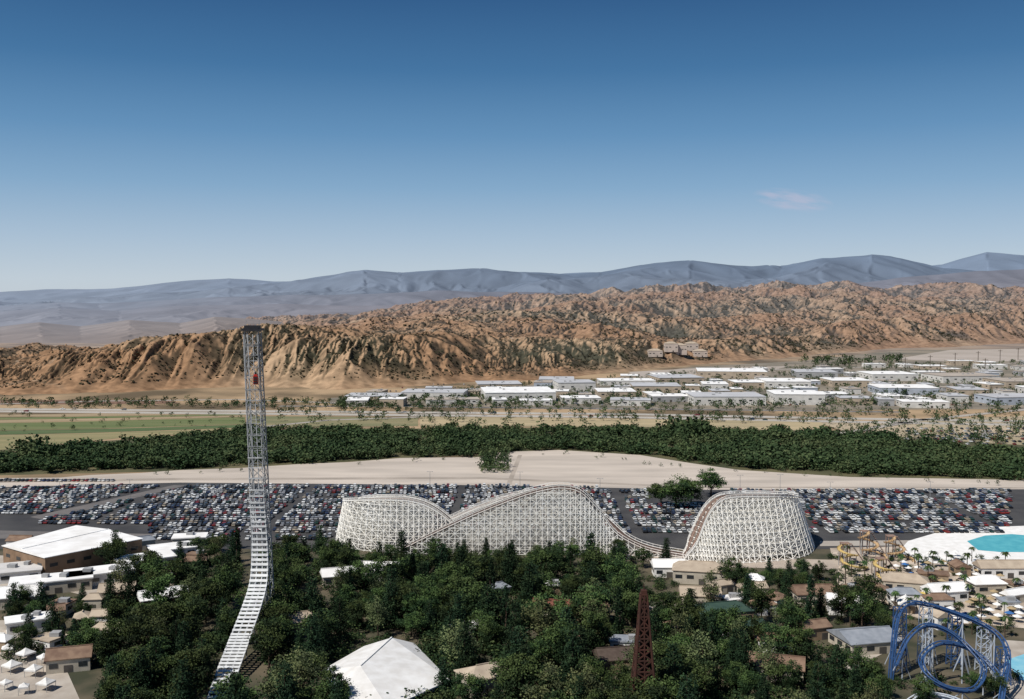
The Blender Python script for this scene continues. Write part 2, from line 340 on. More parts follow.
ridge_layer('mountains', 8500, 13000, [-600, 0, 50, 100, 180, 230, 280, 330, 365, 400, 440, 480, 520, 560, 600, 640, 690, 730, 780, 830, 870, 900, 940, 1024, 1600], [300, 302, 300, 297, 291, 286, 283, 275, 268.5, 271.5, 269, 267, 270, 272, 270.5, 265, 260, 262, 262.5, 258, 253, 258, 267, 274, 270], 240, 2100, (.13, .15, .185), (.1, .14, .2), 91, [(900., 40., 1), (450., 14., 2)], nscale=.0012, pale=.55, shade=.3, haze=.2)
ridge_layer('far_mountains', 18000, 24000, [-600, 0, 60, 130, 200, 230, 270, 330, 420, 900, 940, 960, 985, 1024, 1600], [289, 291, 289, 286, 280, 278, 281, 279, 276, 266, 264, 258, 251.5, 254, 256], 200, 3200, (.155, .2, .27), (.15, .2, .275), 121, [(1400., 60., 1)], nscale=.0008, pale=.5, shade=.25, haze=.2)
# scrub bushes scattered on the hills
def blob_quads(n, s):
    q = []
    for i in range(n):
        c = rng.normal(0, .33, 3)*np.array([1, 1, .6])*s; c[2] = abs(c[2])
        a = rng.normal(0, 1, 3); a /= np.linalg.norm(a); b = np.cross(a, rng.normal(0, 1, 3)); b /= np.linalg.norm(b); k = s*rng.uniform(.3, .5)
        q.append([c-a*k-b*k, c+a*k-b*k, c+a*k+b*k, c-a*k+b*k])
    return np.array(q)
NB = 90000
ri_ = (620*rng.uniform(.02, .74, NB)).astype(int); ci_ = rng.integers(160, 1440, NB)
BX, BY, BZ = HX_[ri_, ci_], HY_[ri_, ci_], HZ_[ri_, ci_]; cl = fbm(BX/90, BY/140, 3, 300)
keep = (he1[ri_, ci_] > .2) & (rng.uniform(0, 1, NB) < np.clip(.30-her[ri_, ci_]*.8-gx_[ri_, ci_]*1.0+cl*1.7, .03, 1))
BX, BY, BZ = BX[keep]+rng.uniform(-2, 2, keep.sum()), BY[keep], BZ[keep]; pr = [blob_quads(7, 1.9) for _ in range(8)]
Q = np.concatenate([pr[i % 8]*(rng.uniform(.45, 1.3)*(1+.4*(BY[i] > 1900)))+np.array([BX[i], BY[i], BZ[i]-.3]) for i in range(len(BX))])
o = link_mesh('scrub', quads_mesh('scrub', Q, np.zeros(len(Q)), [SCRUB])); tag(o, 'low dark scrub bushes dotted over the brown eroded hills', 'scrub', kind='stuff')
# ---- ground sheets
PARK = M('park_soil', (.045, .048, .028), (.13, .105, .07), .06)
sheet('park_ground', [(-200, 548), (1250, 548), (1250, 900), (-200, 900)], .05, PARK)
SAND = M('sand', (.56, .485, .41), (.42, .365, .31), .035, stretch=(.4, 1.6, 1))
sheet('sand_bank', [(-150, 481), (0, 478), (60, 477.5), (90, 475), (140, 473), (180, 470), (240, 468), (300, 464), (350, 462), (400, 458), (480, 457), (500, 452), (560, 450), (640, 455), (690, 463), (740, 470), (850, 477), (1150, 482), (1150, 490), (700, 490.5), (500, 486), (180, 483.5), (-150, 492)], .05, SAND)
sheet('dirt_track', [(-150, 482.5), (180, 478), (480, 477), (700, 486.5), (1150, 487.5), (1150, 488.5), (700, 488), (480, 479), (180, 480), (-150, 485)], .08, M('packed_dirt', (.42, .36, .3), (.31, .265, .22), .04))
sheet('dirt_track', [(506, 485), (511, 485), (522, 455), (518, 455)], .085, MC['packed_dirt'])
BELTG = M('river_soil', (.05, .056, .027), (.13, .115, .06), .02)
sheet('river_bed', [(-200, 452), (0, 449), (245, 430), (480, 428), (640, 427), (850, 431), (1200, 452), (1200, 483), (850, 477.5), (740, 471), (640, 456), (560, 451), (500, 453), (400, 459), (180, 471), (-200, 480)], .03, BELTG)
ASPH = M('asphalt', (.042, .041, .043), (.075, .072, .07), .05)
sheet('parking_lot', [(-150, 491), (180, 482.5), (500, 485.3), (700, 489.7), (1150, 489), (1150, 549), (-150, 549)], .10, ASPH)
ROADG = M('pale_road', (.42, .38, .33), (.34, .3, .26), .05)
sheet('lot_road', [(30, 517), (46, 520), (186, 485.5), (174, 485)], .14, M('worn_asphalt', (.17, .155, .145), (.13, .12, .115), .1))
sheet('lot_road', [(-150, 527), (-150, 537), (240, 541), (240, 536)], .14, MC['worn_asphalt'])
sheet('lot_road', [(820, 541), (820, 546), (1150, 544), (1150, 538)], .14, ROADG)
FG = M('crop_green', (.105, .14, .05), (.175, .18, .08), .02, stretch=(.15, 4, 1)); FY = M('crop_yellow', (.3, .25, .13), (.2, .19, .09), .02, stretch=(.15, 4, 1)); FB = M('ploughed_soil', (.22, .13, .09), (.18, .11, .075), .03, stretch=(.15, 3, 1)); FL = M('stubble', (.38, .29, .18), (.29, .22, .13), .03, stretch=(.15, 3, 1))
sheet('field', [(-200, 440), (-200, 455), (0, 450), (120, 438), (245, 430), (245, 428), (100, 433)], .09, FY)
sheet('field', [(-200, 434), (-200, 439.5), (100, 432.5), (245, 427.5), (245, 424.5), (100, 429)], .09, M('crop_dark', (.07, .11, .042), (.11, .14, .058), .02, stretch=(.15, 4, 1)))
sheet('field', [(-200, 426), (-200, 433.5), (100, 428.5), (245, 424), (245, 417), (60, 422)], .09, FG)
sheet('field', [(-200, 422.5), (-200, 425.5), (60, 421.5), (245, 416.5), (245, 415.5), (60, 419.5)], .09, FL)
sheet('field', [(-200, 419), (-200, 422), (60, 419), (245, 415), (245, 413.8), (60, 417)], .09, FG)
sheet('field', [(-200, 414.6), (-200, 418.5), (60, 416.4), (250, 413.4), (250, 412), (40, 414.4)], .09, FL)
sheet('field', [(-200, 399), (-200, 406), (40, 404.5), (180, 403.5), (170, 400), (20, 400)], .09, FB)
sheet('field', [(420, 416.5), (820, 421), (830, 431), (640, 427), (420, 426)], .09, M('dry_grass', (.44, .35, .21), (.3, .25, .15), .02, stretch=(.3, 2, 1)))
sheet('field', [(247, 416), (418, 417.5), (418, 426), (247, 427)], .09, M('weedy_field', (.26, .22, .12), (.15, .16, .08), .02, stretch=(.3, 2, 1)))
sheet('dry_flat', [(820, 423), (1200, 410), (1200, 452), (1000, 444), (850, 433)], .06, M('dry_flat_earth', (.46, .37, .26), (.28, .24, .15), .01))
INDG = M('industrial_ground', (.15, .135, .105), (.28, .235, .18), .012)
sheet('industrial_ground', [(330, 404), (330, 398), (470, 389), (600, 380), (690, 367), (800, 361), (900, 350), (1200, 347), (1200, 408), (820, 410), (560, 408)], .04, INDG)
sheet('bare_field', [(895, 359), (950, 350), (1200, 346), (1200, 358), (960, 362)], .09, M('bare_pale_earth', (.44, .38, .33), (.36, .31, .26), .01))
sheet('bare_field', [(628, 372), (700, 368), (790, 366), (760, 373), (640, 377)], .09, MC['bare_pale_earth'])
CONC = M('concrete_road', (.46, .42, .37), (.38, .35, .3), .02)
def road(name, pts, wid, mat, z=.16, dash=True):
    ps = [G(x, y, z) for x, y in pts]; b = MB(); mk = MB(); kb = MB()
    for i in range(len(ps)-1):
        d = (ps[i+1]-ps[i]).normalized(); n = Vector((-d.y, d.x, 0)); a, c = ps[i], ps[i+1]
        b.add([a-n*wid/2, c-n*wid/2, c+n*wid/2, a+n*wid/2], [(0, 1, 2, 3)])
        for s_ in (-1, 1): kb.bar(a+n*s_*(wid/2+.15)+Vector((0, 0, -.05)), c+n*s_*(wid/2+.15)+Vector((0, 0, -.05)), .3)
        if dash:
            ln = (c-a).length; k = 0.
            while k < ln:
                e = min(k+4, ln)
                for off in (-wid*.25, 0, wid*.25):
                    mk.add([a+d*k+n*(off-.12)+Vector((0, 0, .02)), a+d*e+n*(off-.12)+Vector((0, 0, .02)), a+d*e+n*(off+.12)+Vector((0, 0, .02)), a+d*k+n*(off+.12)+Vector((0, 0, .02))], [(0, 1, 2, 3)])
                k += 12
    o = b.build(name, mat); tag(o, kind='structure'); tag(kb.build(name+'_kerb', M('kerb_concrete', (.4, .38, .34))), kind='structure')
    if dash: tag(mk.build(name+'_markings', WHITE), kind='structure')
    return o
road('freeway', [(-250, 405), (0, 409), (250, 411), (420, 412.5), (620, 414), (820, 418), (1000, 421), (1300, 424)], 15, CONC)
road('freeway', [(-250, 407.3), (0, 411.3), (250, 413.6), (420, 415.2), (620, 417), (820, 421.2), (1000, 424.5), (1300, 428)], 15, CONC)
road('side_road', [(280, 406), (420, 406.5), (560, 408.5), (700, 409.5), (900, 412)], 9, M('side_asphalt', (.15, .14, .13), (.11, .1, .1), .05))
road('side_road', [(760, 440), (850, 432), (920, 420), (1030, 409)], 9, ROADG)
road('hill_road', [(720, 371), (900, 366), (1100, 361)], 12, ROADG, dash=False)
road('dirt_road', [(-100, 407), (100, 401), (240, 399.5), (340, 403)], 7, ROADG, z=.18, dash=False)
road('dirt_road', [(250, 428), (330, 420), (420, 417)], 6, ROADG, z=.14, dash=False)
# ------------------------------------------------------------------ trees
def leafquads(C, sz):
    n = len(C); a = rng.normal(0, 1, (n, 3)); a /= np.linalg.norm(a, axis=1)[:, None]
    t = rng.normal(0, 1, (n, 3)); b = np.cross(a, t); b /= np.linalg.norm(b, axis=1)[:, None]
    k = (sz*rng.uniform(.6, 1.25, n))[:, None]
    return np.stack([C-a*k*.5-b*k*.15, C+a*k*.1-b*k*.5, C+a*k*.55+b*k*.1, C-a*k*.1+b*k*.5], 1)
def crown(kind, h):
    P_ = []; mi = []
    if kind == 'broad':
        ax, az, zc = rng.uniform(.27, .40), rng.uniform(.3, .38), rng.uniform(.56, .62)
        for i in range(40):
            d = rng.normal(0, 1, 3); d /= np.linalg.norm(d); r = rng.uniform(.4, 1.12)
            c = np.array([d[0]*ax*h*r, d[1]*ax*h*r, h*zc+d[2]*az*h*r]); k = 125
            P_.append(c+rng.normal(0, 1, (k, 3))*np.array([.062, .062, .045])*h*rng.uniform(.6, 1.2)); mi += [1 if (d[2] > .1 and rng.random() < .52) or rng.random() < .1 else 0]*k  # upper clumps mostly get the lighter leaf, painting in sunlit crown tops
    elif kind == 'olive':
        for i in range(24):
            d = rng.normal(0, 1, 3); d /= np.linalg.norm(d); r = rng.uniform(.5, 1.1)
            c = np.array([d[0]*.28*h*r, d[1]*.28*h*r, h*.62+d[2]*.36*h*r]); k = 85
            P_.append(c+rng.normal(0, 1, (k, 3))*np.array([.06, .06, .055])*h); mi += [int(rng.random() < .55)]*k
    elif kind == 'pine':
        z = .12; wd = rng.uniform(.18, .26)
        while z < .98:
            R = wd*(1-z)**.75*h+.025*h; nb = max(3, int(8*(1-z)+2)); ph = rng.uniform(0, 6)
            for j in range(nb):
                a = ph+2*PI*j/nb+rng.normal(0, .25); rr = R*rng.uniform(.6, 1.35); lt = int(rng.random() < .35)
                k = int(26+46*(1-z)); s_ = np.sqrt(rng.uniform(0.02, 1, k))
                C = np.stack([np.cos(a)*rr*s_, np.sin(a)*rr*s_, z*h-s_*rr*.18], 1)+rng.normal(0, 1, (k, 3))*np.array([.032, .032, .021])*h
                P_.append(C); mi += [lt]*k
            z += .062
    elif kind == 'cypress':
        for i in range(36):
            z = rng.uniform(.06, .97); R = .085*h*math.sin(min(1, (1-z)*1.6+.08)*PI/2)*(1 if z > .15 else .8); a = rng.uniform(0, 2*PI); k = 50
            c = np.array([math.cos(a)*R*.75, math.sin(a)*R*.75, z*h])
            P_.append(c+rng.normal(0, 1, (k, 3))*np.array([.022, .022, .04])*h); mi += [int(rng.random() < .35)]*k
    return np.concatenate(P_), np.array(mi)
TREE_DESC = {'broad': 'round dark green tree', 'olive': 'pale olive loose tree', 'pine': 'dark pointed conifer', 'cypress': 'narrow dark cypress'}
MATS = {'broad': [LEAFD, LEAFL], 'olive': [OLIVED, OLIVEL], 'pine': [PINED, PINEL], 'cypress': [PINED, PINEL]}
PROTO = {}
for kind, nv in (('broad', 10), ('olive', 3), ('pine', 6), ('cypress', 2)):
    for v in range(nv):
        h = 12.; C, mi = crown(kind, h)
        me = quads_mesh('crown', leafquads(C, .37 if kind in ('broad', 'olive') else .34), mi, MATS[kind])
        tb = MB(); top = {'broad': .62, 'olive': .7, 'pine': .95, 'cypress': .8}[kind]
        lean = random.uniform(-.3, .3)
        tb.tube([(0, 0, -.3), (lean*.3, 0, h*.2), (lean, .1, h*top*.6), (lean*.8, 0, h*top)], [.32, .25, .17, .05], 7)
        if kind in ('broad', 'olive'):
            for k in range(5):
                a = k*1.26+random.random(); z0 = h*random.uniform(.22, .4); r = h*random.uniform(.16, .26)
                tb.tube([(lean*.4, 0, z0), (math.cos(a)*r*.5, math.sin(a)*r*.5, z0+h*.12), (math.cos(a)*r, math.sin(a)*r, z0+h*.28)], [.14, .1, .03], 5)
        to = tb.build('trunk', BARK); tm = to.data; bpy.data.objects.remove(to)
        PROTO.setdefault(kind, []).append((me, tm))
def palm_meshes():
    q = []
    for j in range(16):
        a = 2*PI*j/16+rng.normal(0, .1); up = rng.uniform(-.1, .9); pts = []
        for s_ in np.linspace(0, 1, 5): pts.append(np.array([math.cos(a)*2.2*s_, math.sin(a)*2.2*s_, 8+up*1.6*s_-1.9*s_*s_]))
        sd_ = np.array([-math.sin(a), math.cos(a), 0]); wd = [.1, .38, .42, .3, .03]
        for i in range(4): q.append([pts[i]-sd_*wd[i], pts[i]+sd_*wd[i], pts[i+1]+sd_*wd[i+1], pts[i+1]-sd_*wd[i+1]])
    me = quads_mesh('fronds', np.array(q), np.arange(len(q))//4 % 2, [LEAFD, LEAFL])
    tb = MB(); tb.tube([(0, 0, -.2), (.1, 0, 3), (.05, 0, 6), (0, 0, 8)], [.26, .2, .17, .16], 7); to = tb.build('trunk', BARK); tm = to.data; bpy.data.objects.remove(to)
    return me, tm
PALM = palm_meshes()
BLOCK = []   # circles kept free of trees
def tree_thing(x, y, kind, h, label, group, wide=None):
    if kind == 'palm': cm, tm = PALM; s_ = h/9.; nm, cn = 'palm_tree', 'fronds'
    else:
        cm, tm = random.choice(PROTO[kind]); s_ = h/12.; nm = {'broad': 'broadleaf_tree', 'olive': 'olive_tree', 'pine': 'conifer_tree', 'cypress': 'cypress_tree'}[kind]; cn = 'crown'
    r = empty(nm, (x, y, 0), random.uniform(0, 2*PI)); k = random.uniform(.85, 1.35) if kind in ('broad', 'olive') else 1
    if wide: k = wide
    r.scale = (s_*k, s_*k, s_)
    tag(r, label, 'palm tree' if kind == 'palm' else 'tree', group)
    link_mesh('trunk', tm, r); link_mesh(cn, cm, r)
    return r
# ------------------------------------------------------------------ buildings
def off_poly(c, e):
    m = sum((Vector((p[0], p[1], 0)) for p in c), Vector())/len(c); out = []
    for p in c:
        d = Vector((p[0], p[1], 0))-m; out.append(Vector((p[0], p[1], 0))+d.normalized()*e)
    return out
def rect(px, py, wd, dp, rz):
    c = G(px, py); co_, si = math.cos(rz), math.sin(rz)
    return [Vector((c.x+x*co_-y*si, c.y+x*si+y*co_, 0)) for x, y in ((-wd/2, -dp/2), (wd/2, -dp/2), (wd/2, dp/2), (-wd/2, dp/2))]
def building(name, label, c, h, roof='flat', wm=CREAM, rm=WROOF, rise=2., eave=.5, win=4, cat='building', group=None, units=0, block=True, base=0., dm=DOORM):
    c = [Vector((p[0], p[1], 0)) for p in c]
    ctr = sum(c, Vector())/4
    if (c[1]-c[0]).cross(c[2]-c[1]).z < 0: c = [c[1], c[0], c[3], c[2]]
    r = empty(name, (ctr.x, ctr.y, base)); tag(r, label, cat, group)
    if block: BLOCK.append((ctr.x, ctr.y, max((p-ctr).length for p in c)*.85+1.5))
    wb = MB(); wb.prism(c, base-.4, base+h); wb.build('wall', wm, r)
    e = off_poly(c, eave); rb = MB(); z = base+h+.004
    if roof == 'flat':
        rb.prism(e, z, z+.45); ro = rb.build('roof', rm, r)
        for k in range(units):
            u = MB(); a, b_ = random.uniform(.2, .8), random.uniform(.25, .75); p = (c[0]*(1-a)+c[1]*a)*(1-b_)+(c[3]*(1-a)+c[2]*a)*b_
            u.box((p.x, p.y, z+1.1), (random.uniform(1.8, 3.5), random.uniform(1.8, 3), 1.3)); u.build('rooftop_unit', ACM, ro)
    else:
        if (c[1]-c[0]).length >= (c[2]-c[1]).length: i0 = 0
        else: i0 = 1
        q = [e[(i0+k) % 4] for k in range(4)]
        mA = (q[0]+q[3])/2; mB = (q[1]+q[2])/2
        if roof == 'hip': k = .42*(q[3]-q[0]).length/(q[1]-q[0]).length; mA, mB = mA+(mB-mA)*k, mB+(mA-mB)*k
        zz = lambda p, t: Vector((p.x, p.y, z+t))
        t = .25
        vs = [zz(q[0], 0), zz(q[1], 0), zz(q[2], 0), zz(q[3], 0), zz(q[0], t), zz(q[1], t), zz(q[2], t), zz(q[3], t), zz(mA, t+rise), zz(mB, t+rise)]
        rb.add(vs, [(3, 2, 1, 0), (0, 1, 5, 4), (1, 2, 6, 5), (2, 3, 7, 6), (3, 0, 4, 7), (4, 5, 9, 8), (6, 7, 8, 9), (5, 6, 9), (7, 4, 8)])
        ro = rb.build('roof', rm, r)
        rv = MB(); rv.bar(zz(mA, t+rise+.05), zz(mB, t+rise+.05), .35, caps=True); rv.build('ridge_cap', rm, ro)
    for i in range(4):
        a, b_ = c[i], c[(i+1) % 4]; d = b_-a; nrm = Vector((d.y, -d.x, 0)).normalized(); m_ = (a+b_)/2
        if nrm.dot(Vector((0, 0, 0))-m_) <= 0: continue
        n = max(1, int(win*d.length/20)) if win else 0; n = min(n, 9); ang = math.atan2(d.y, d.x)
        for k in range(n):
            p = a+d*((k+.5)/n)+nrm*.03; wd = min(d.length/n*.6, 3.2)
            if k == n//2 and i == 0:
                u = MB(); u.box((p.x, p.y, base+1.15), (min(wd, 2.4), .12, 2.3), ang); u.build('door', dm, r); continue
            u = MB(); u.box((p.x, p.y, base+h*.58), (wd, .1, min(1.4, h*.4)), ang); u.build('window', GLASS, r)
    return r
# ---- industrial park
ind_list = [(345, 398, 402, 6, 40), (402, 465, 399, 7, 45), (482, 553, 402, 10, 70), (476, 520, 390, 7, 50), (556, 594, 392, 11, 45), (520, 552, 405.5, 5, 20), (598, 636, 398, 7, 45), (634, 682, 393, 8, 50), (656, 702, 384, 8, 60), (702, 770, 378, 9, 70), (694, 766, 405.5, 9, 50), (777, 826, 405, 11, 48), (768, 812, 389, 9, 55), (800, 840, 378, 8, 60), (832, 872, 387, 8, 50), (872, 918, 381, 9, 60), (882, 940, 395, 8, 50), (940, 1000, 383, 9, 60), (992, 1050, 405, 8, 40), (1005, 1070, 388, 8, 60), (562, 600, 404, 6, 30), (612, 652, 406, 6, 28), (652, 688, 402, 6, 30), (842, 874, 404, 6, 26), (905, 950, 408, 6, 26), (425, 478, 404.5, 5, 24), (735, 765, 388, 7, 40), (705, 730, 390, 7, 40), (960, 990, 396, 7, 40), (1075, 1140, 398, 8, 50), (540, 575, 385, 7, 50), (600, 655, 385.5, 6, 40)]
for k in range(420):
    px = random.uniform(345, 1080); lo = np.interp(px, [345, 400, 600, 700, 800, 900, 1080], [399, 394, 383, 374, 370, 366, 364]); py = random.uniform(lo, 407)
    wd = random.uniform(10, 28)
    if all(not (a-2 < px+wd/2 and px-wd/2 < b+2 and abs(py-y_) < 3.6) for a, b, y_, *_ in ind_list): ind_list.append((px-wd/2, px+wd/2, py, random.uniform(4.5, 8), random.uniform(18, 36)))
INDW = [M('white_tilt_wall', (.66, .64, .6)), M('grey_tilt_wall', (.36, .36, .36)), M('sand_tilt_wall', (.46, .38, .29)), M('pale_blue_tilt_wall', (.42, .46, .52))]
INDN = ['white', 'grey', 'sand-coloured', 'pale blue-grey']
INDR = [WROOF, M('pale_grey_roof', (.5, .5, .51), (.42, .42, .43), .05), M('sandy_roof', (.44, .38, .32), (.36, .31, .26), .05)]
items = []
for i, (a, b, py, hh, dp) in enumerate(ind_list):
    g0 = G(a, py); g1 = G(b, py); wi = 0 if i in (2, 10, 11) else random.choices([0, 1, 2, 3], [5, 2, 2, 1])[0]
    row = 'nearest the freeway' if py > 398 else ('in the middle of the industrial park' if py > 386 else 'at the back of the industrial park')
    items.append([a, b, py, hh, dp, wi, row, g0, g1])
cnt = {}
for it in sorted(items, key=lambda t: t[0]):
    a, b, py, hh, dp, wi, row, g0, g1 = it; k = (wi, row); cnt[k] = cnt.get(k, 0)+1
    lab = f'{ordw(cnt[k])} {INDN[wi]} flat-roofed warehouse from the left {row}'
    ang = random.uniform(-.15, .15); c = Vector(((g0.x+g1.x)/2, g0.y+dp/2, 0)); wd = g1.x-g0.x
    cs = [Vector((c.x+x*math.cos(ang)-y*math.sin(ang), c.y+x*math.sin(ang)+y*math.cos(ang), 0)) for x, y in ((-wd/2, -dp/2), (wd/2, -dp/2), (wd/2, dp/2), (-wd/2, dp/2))]
    building('warehouse', lab, cs, hh, 'flat', INDW[wi], random.choices(INDR, [4, 3, 2])[0], win=2, cat='warehouse', group='warehouses in the industrial park', units=3, block=False)
# estate on the hill
_fw = HY_*cp-(HZ_-H)*sp; HPX = CX+F*HX_/_fw; HPY = CY-F*(HY_*sp+(HZ_-H)*cp)/_fw
def hit(px, py):
    m_ = (np.abs(HPX-px) < 3) & (np.abs(HPY-py) < 1.5) & (he1 > .2); dd = np.where(m_, HY_, 1e9); i = np.unravel_index(np.argmin(dd), dd.shape)
    return Vector((HX_[i], HY_[i], HZ_[i]))
nm_est = ['leftmost', 'second from the left', 'middle', 'second from the right', 'rightmost']
PINKW = M('pinkish_wall', (.6, .5, .43), (.5, .42, .36), .2)
for i, (px, py, wd, hh) in enumerate([(656, 354, 24, 10), (668, 349, 22, 14), (680, 352, 30, 16), (692, 348, 22, 13), (702, 354, 24, 10)]):
    p = hit(px, py); cs = [Vector((p.x+x, p.y+y, 0)) for x, y in ((-wd/2, -9), (wd/2, -9), (wd/2, 9), (-wd/2, 9))]
    building('hillside_building', f'pale building with hipped roof on the hillside above the warehouses, {nm_est[i]}', cs, hh, 'hip', PINKW, TANROOF, 3.2, .6, 4, 'building', 'pale buildings on the hillside', block=False, base=p.z-2)
# ---- foreground buildings
zr = 8.
cs = [G(3, 546, zr), G(45, 558, zr), G(142, 539, zr), G(76, 526, zr)]
building('depot_building', 'long tan-walled depot with a broad white roof at the left edge', cs, zr, 'gable', BRWALL, WROOF, 1.1, .6, 3)
for px, py in ((60, 572), (90, 566), (118, 560), (140, 556)): q = G(px, py); BLOCK.append((q.x, q.y, 6))
zr = 3.6
ring = [G(322, 670, zr), G(334, 697, zr), G(388, 708, zr), G(450, 680, zr), G(414, 643, zr), G(364, 646, zr)]
pvc = sum(ring, Vector())/6; pv = empty('pavilion', (pvc.x, pvc.y, 0)); tag(pv, 'big white-roofed pavilion among the trees at the bottom of the picture', 'building')
b = MB(); ins = off_poly(ring, -1.3); b.prism(ins, -.4, zr-.02); b.build('wall', WHITE, pv)
fr = (ring[1]+ring[2])/2; bk = (ring[4]+ring[5])/2; p1 = fr*.55+bk*.25+ring[0]*.2; p2 = bk*.7+fr*.1+ring[4]*.2; p3 = fr*.35+ring[3]*.35+bk*.3; p1.z = 7.6; p2.z = 7.2; p3.z = 6.0
b = MB(); V6 = ring+[p1, p2, p3]+[Vector((p.x, p.y, zr-.4)) for p in ring]
b.add(V6, [(0, 1, 6), (0, 6, 7), (0, 7, 5), (1, 2, 6), (2, 8, 6), (2, 3, 8), (6, 8, 7), (3, 7, 8), (3, 4, 7), (4, 5, 7)]+[(9+i, 9+(i+1) % 6, (i+1) % 6, i) for i in range(6)]+[(14, 13, 12, 11, 10, 9)]); pro = b.build('roof', M('pavilion_roof', (.74, .73, .71), (.63, .61, .58), .3), pv)
u = MB(); u.bar(p1+Vector((0, 0, .05)), p2+Vector((0, 0, .05)), .4, caps=True); u.build('ridge_cap', WHITE, pro)
for i in (0, 1, 2):
    a, c = ins[i], ins[(i+1) % 6]; d = c-a; ang = math.atan2(d.y, d.x); nrm = Vector((d.y, -d.x, 0)).normalized()
    if nrm.dot(-a) < 0: nrm = -nrm
    n = max(2, int(d.length/4))
    for k in range(n): p = a+d*((k+.5)/n)+nrm*.03; u = MB(); u.box((p.x, p.y, 1.7), (2.0, .1, 1.5), ang); u.build('window', GLASS, pv)
BLOCK.append((pvc.x, pvc.y, 18)); q = G(330, 700); BLOCK.append((q.x, q.y, 6))
fb = [(100, 582, 24, 12, .5, 4.5, 'flat', WHITE, WROOF, 'white flat-roofed shed in front of the depot'),
 (145, 568, 22, 12, .55, 4.5, 'flat', CREAM, WROOF, 'cream flat-roofed shed right of the depot front'),
 (172, 556, 18, 12, .5, 4, 'flat', WHITE, WROOF, 'small white shed at the right end of the shed row'),
 (52, 590, 28, 12, .4, 4.5, 'flat', CREAM, WROOF, 'long low cream block below the depot'),
 (14, 578, 20, 16, .4, 4, 'flat', WHITE, M('worn_pale_roof', (.6, .58, .56), (.5, .48, .46), .2), 'pale square block at the left edge below the depot'),
 (12, 604, 20, 14, .3, 4, 'gable', CREAM, WROOF, 'small gabled house at the left edge among trees'),
 (163, 606, 16, 10, .5, 4, 'gable', REDROOF, WROOF, 'white-roofed house with red walls left of the launch track'),
 (118, 600, 12, 8, .2, 4, 'gable', TANW, TANROOF, 'tan-roofed cabin between trees below the sheds'),
 (190, 545, 14, 9, .2, 4, 'flat', CREAM, WROOF, 'small cream kiosk beside the parking lot left of the launch track'),
 (702, 580, 22, 14, -.2, 5, 'hip', CREAM, TANROOF, 'tan hip-roofed hall left of the right coaster mound'),
 (668, 575, 12, 8, 0, 4, 'gable', WHITE, WROOF, 'small white gabled kiosk left of the tan hall'),
 (560, 618, 18, 9, -.15, 4, 'gable', CREAM, REDROOF, 'cream cabin with a reddish roof among the central trees'),
 (590, 622, 12, 8, .2, 4, 'gable', TANW, BRROOF, 'small brown cabin right of the reddish-roofed cabin'),
 (720, 622, 20, 10, .25, 4.5, 'hip', TANW, GREENROOF, 'large dark green hip-roofed restaurant right of the red lattice tower'),
 (700, 604, 14, 9, -.1, 4, 'gable', CREAM, TANROOF, 'small tan-roofed cabin above the dark green roof'),
 (745, 640, 12, 9, .3, 4, 'gable', WHITE, GREENROOF, 'white cabin with a green gable below the large green roof'),
 (484, 690, 13, 10, .5, 5, 'hip', CREAM, TANROOF, 'tan-roofed annexe just right of the white pavilion'),
 (864, 647, 17, 14, .22, 3.6, 'gable', CREAM, GREYROOF, 'grey metal-roofed hall left of the blue coaster'),
 (812, 602, 14, 9, .1, 4, 'gable', CREAM, BRROOF, 'brown gabled snack house below the right coaster mound'),
 (845, 612, 12, 9, -.2, 4, 'gable', WHITE, WROOF, 'small white-roofed hut just above the grey metal-roofed hall'),
 (905, 590, 16, 9, -.3, 4, 'hip', CREAM, TANROOF, 'tan hip-roofed changing house in the water park'),
 (945, 600, 14, 8, .2, 4, 'gable', WHITE, WROOF, 'white gabled kiosk below the turquoise pool'),
 (985, 592, 12, 8, .1, 4, 'hip', CREAM, WROOF, 'square white-roofed kiosk at the right of the water park'),
 (1000, 576, 18, 8, 0, 4, 'gable', WHITE, TANROOF, 'tan-roofed lodge just below the turquoise pool'),
 (382, 578, 20, 10, -.1, 4, 'gable', WHITE, WROOF, 'white gabled station below the left coaster turnaround'),
 (338, 584, 12, 8, .3, 4, 'gable', CREAM, WROOF, 'small white-roofed booth right of the launch track'),
 (292, 632, 12, 8, .4, 4, 'gable', TANW, TANROOF, 'tan-roofed hut just right of the launch track'),
 (70, 668, 12, 8, .3, 4, 'gable', CREAM, BRROOF, 'brown-roofed hut right of the white tents'),
 (30, 630, 14, 8, .5, 4, 'flat', WHITE, WROOF, 'white flat stand at the left edge above the tents'),
 (620, 668, 14, 9, .2, 4, 'gable', TANW, M('dark_shingle', (.07, .05, .04), (.1, .075, .06), .5), 'dark-roofed cabin just left of the red lattice tower'),
 (775, 676, 16, 10, -.3, 4, 'gable', CREAM, BRROOF, 'brown-roofed house among trees right of the red tower')]
for px, py, wd, dp, rz, hh, rt, wm, rm, lab in fb:
    building('park_building', lab, rect(px, py, wd, dp, rz), hh, rt, wm, rm, 2.2, .6, 5, 'building', units=2)
q = G(845, 634); BLOCK.append((q.x, q.y, 6)); q = G(862, 668); BLOCK.append((q.x, q.y, 9)); q = G(715, 640); BLOCK.append((q.x, q.y, 5)); q = G(690, 592); BLOCK.append((q.x, q.y, 8))
ex = []
RFS = [(WROOF, 'white'), (TANROOF, 'tan'), (BRROOF, 'brown'), (GREYROOF, 'grey')]
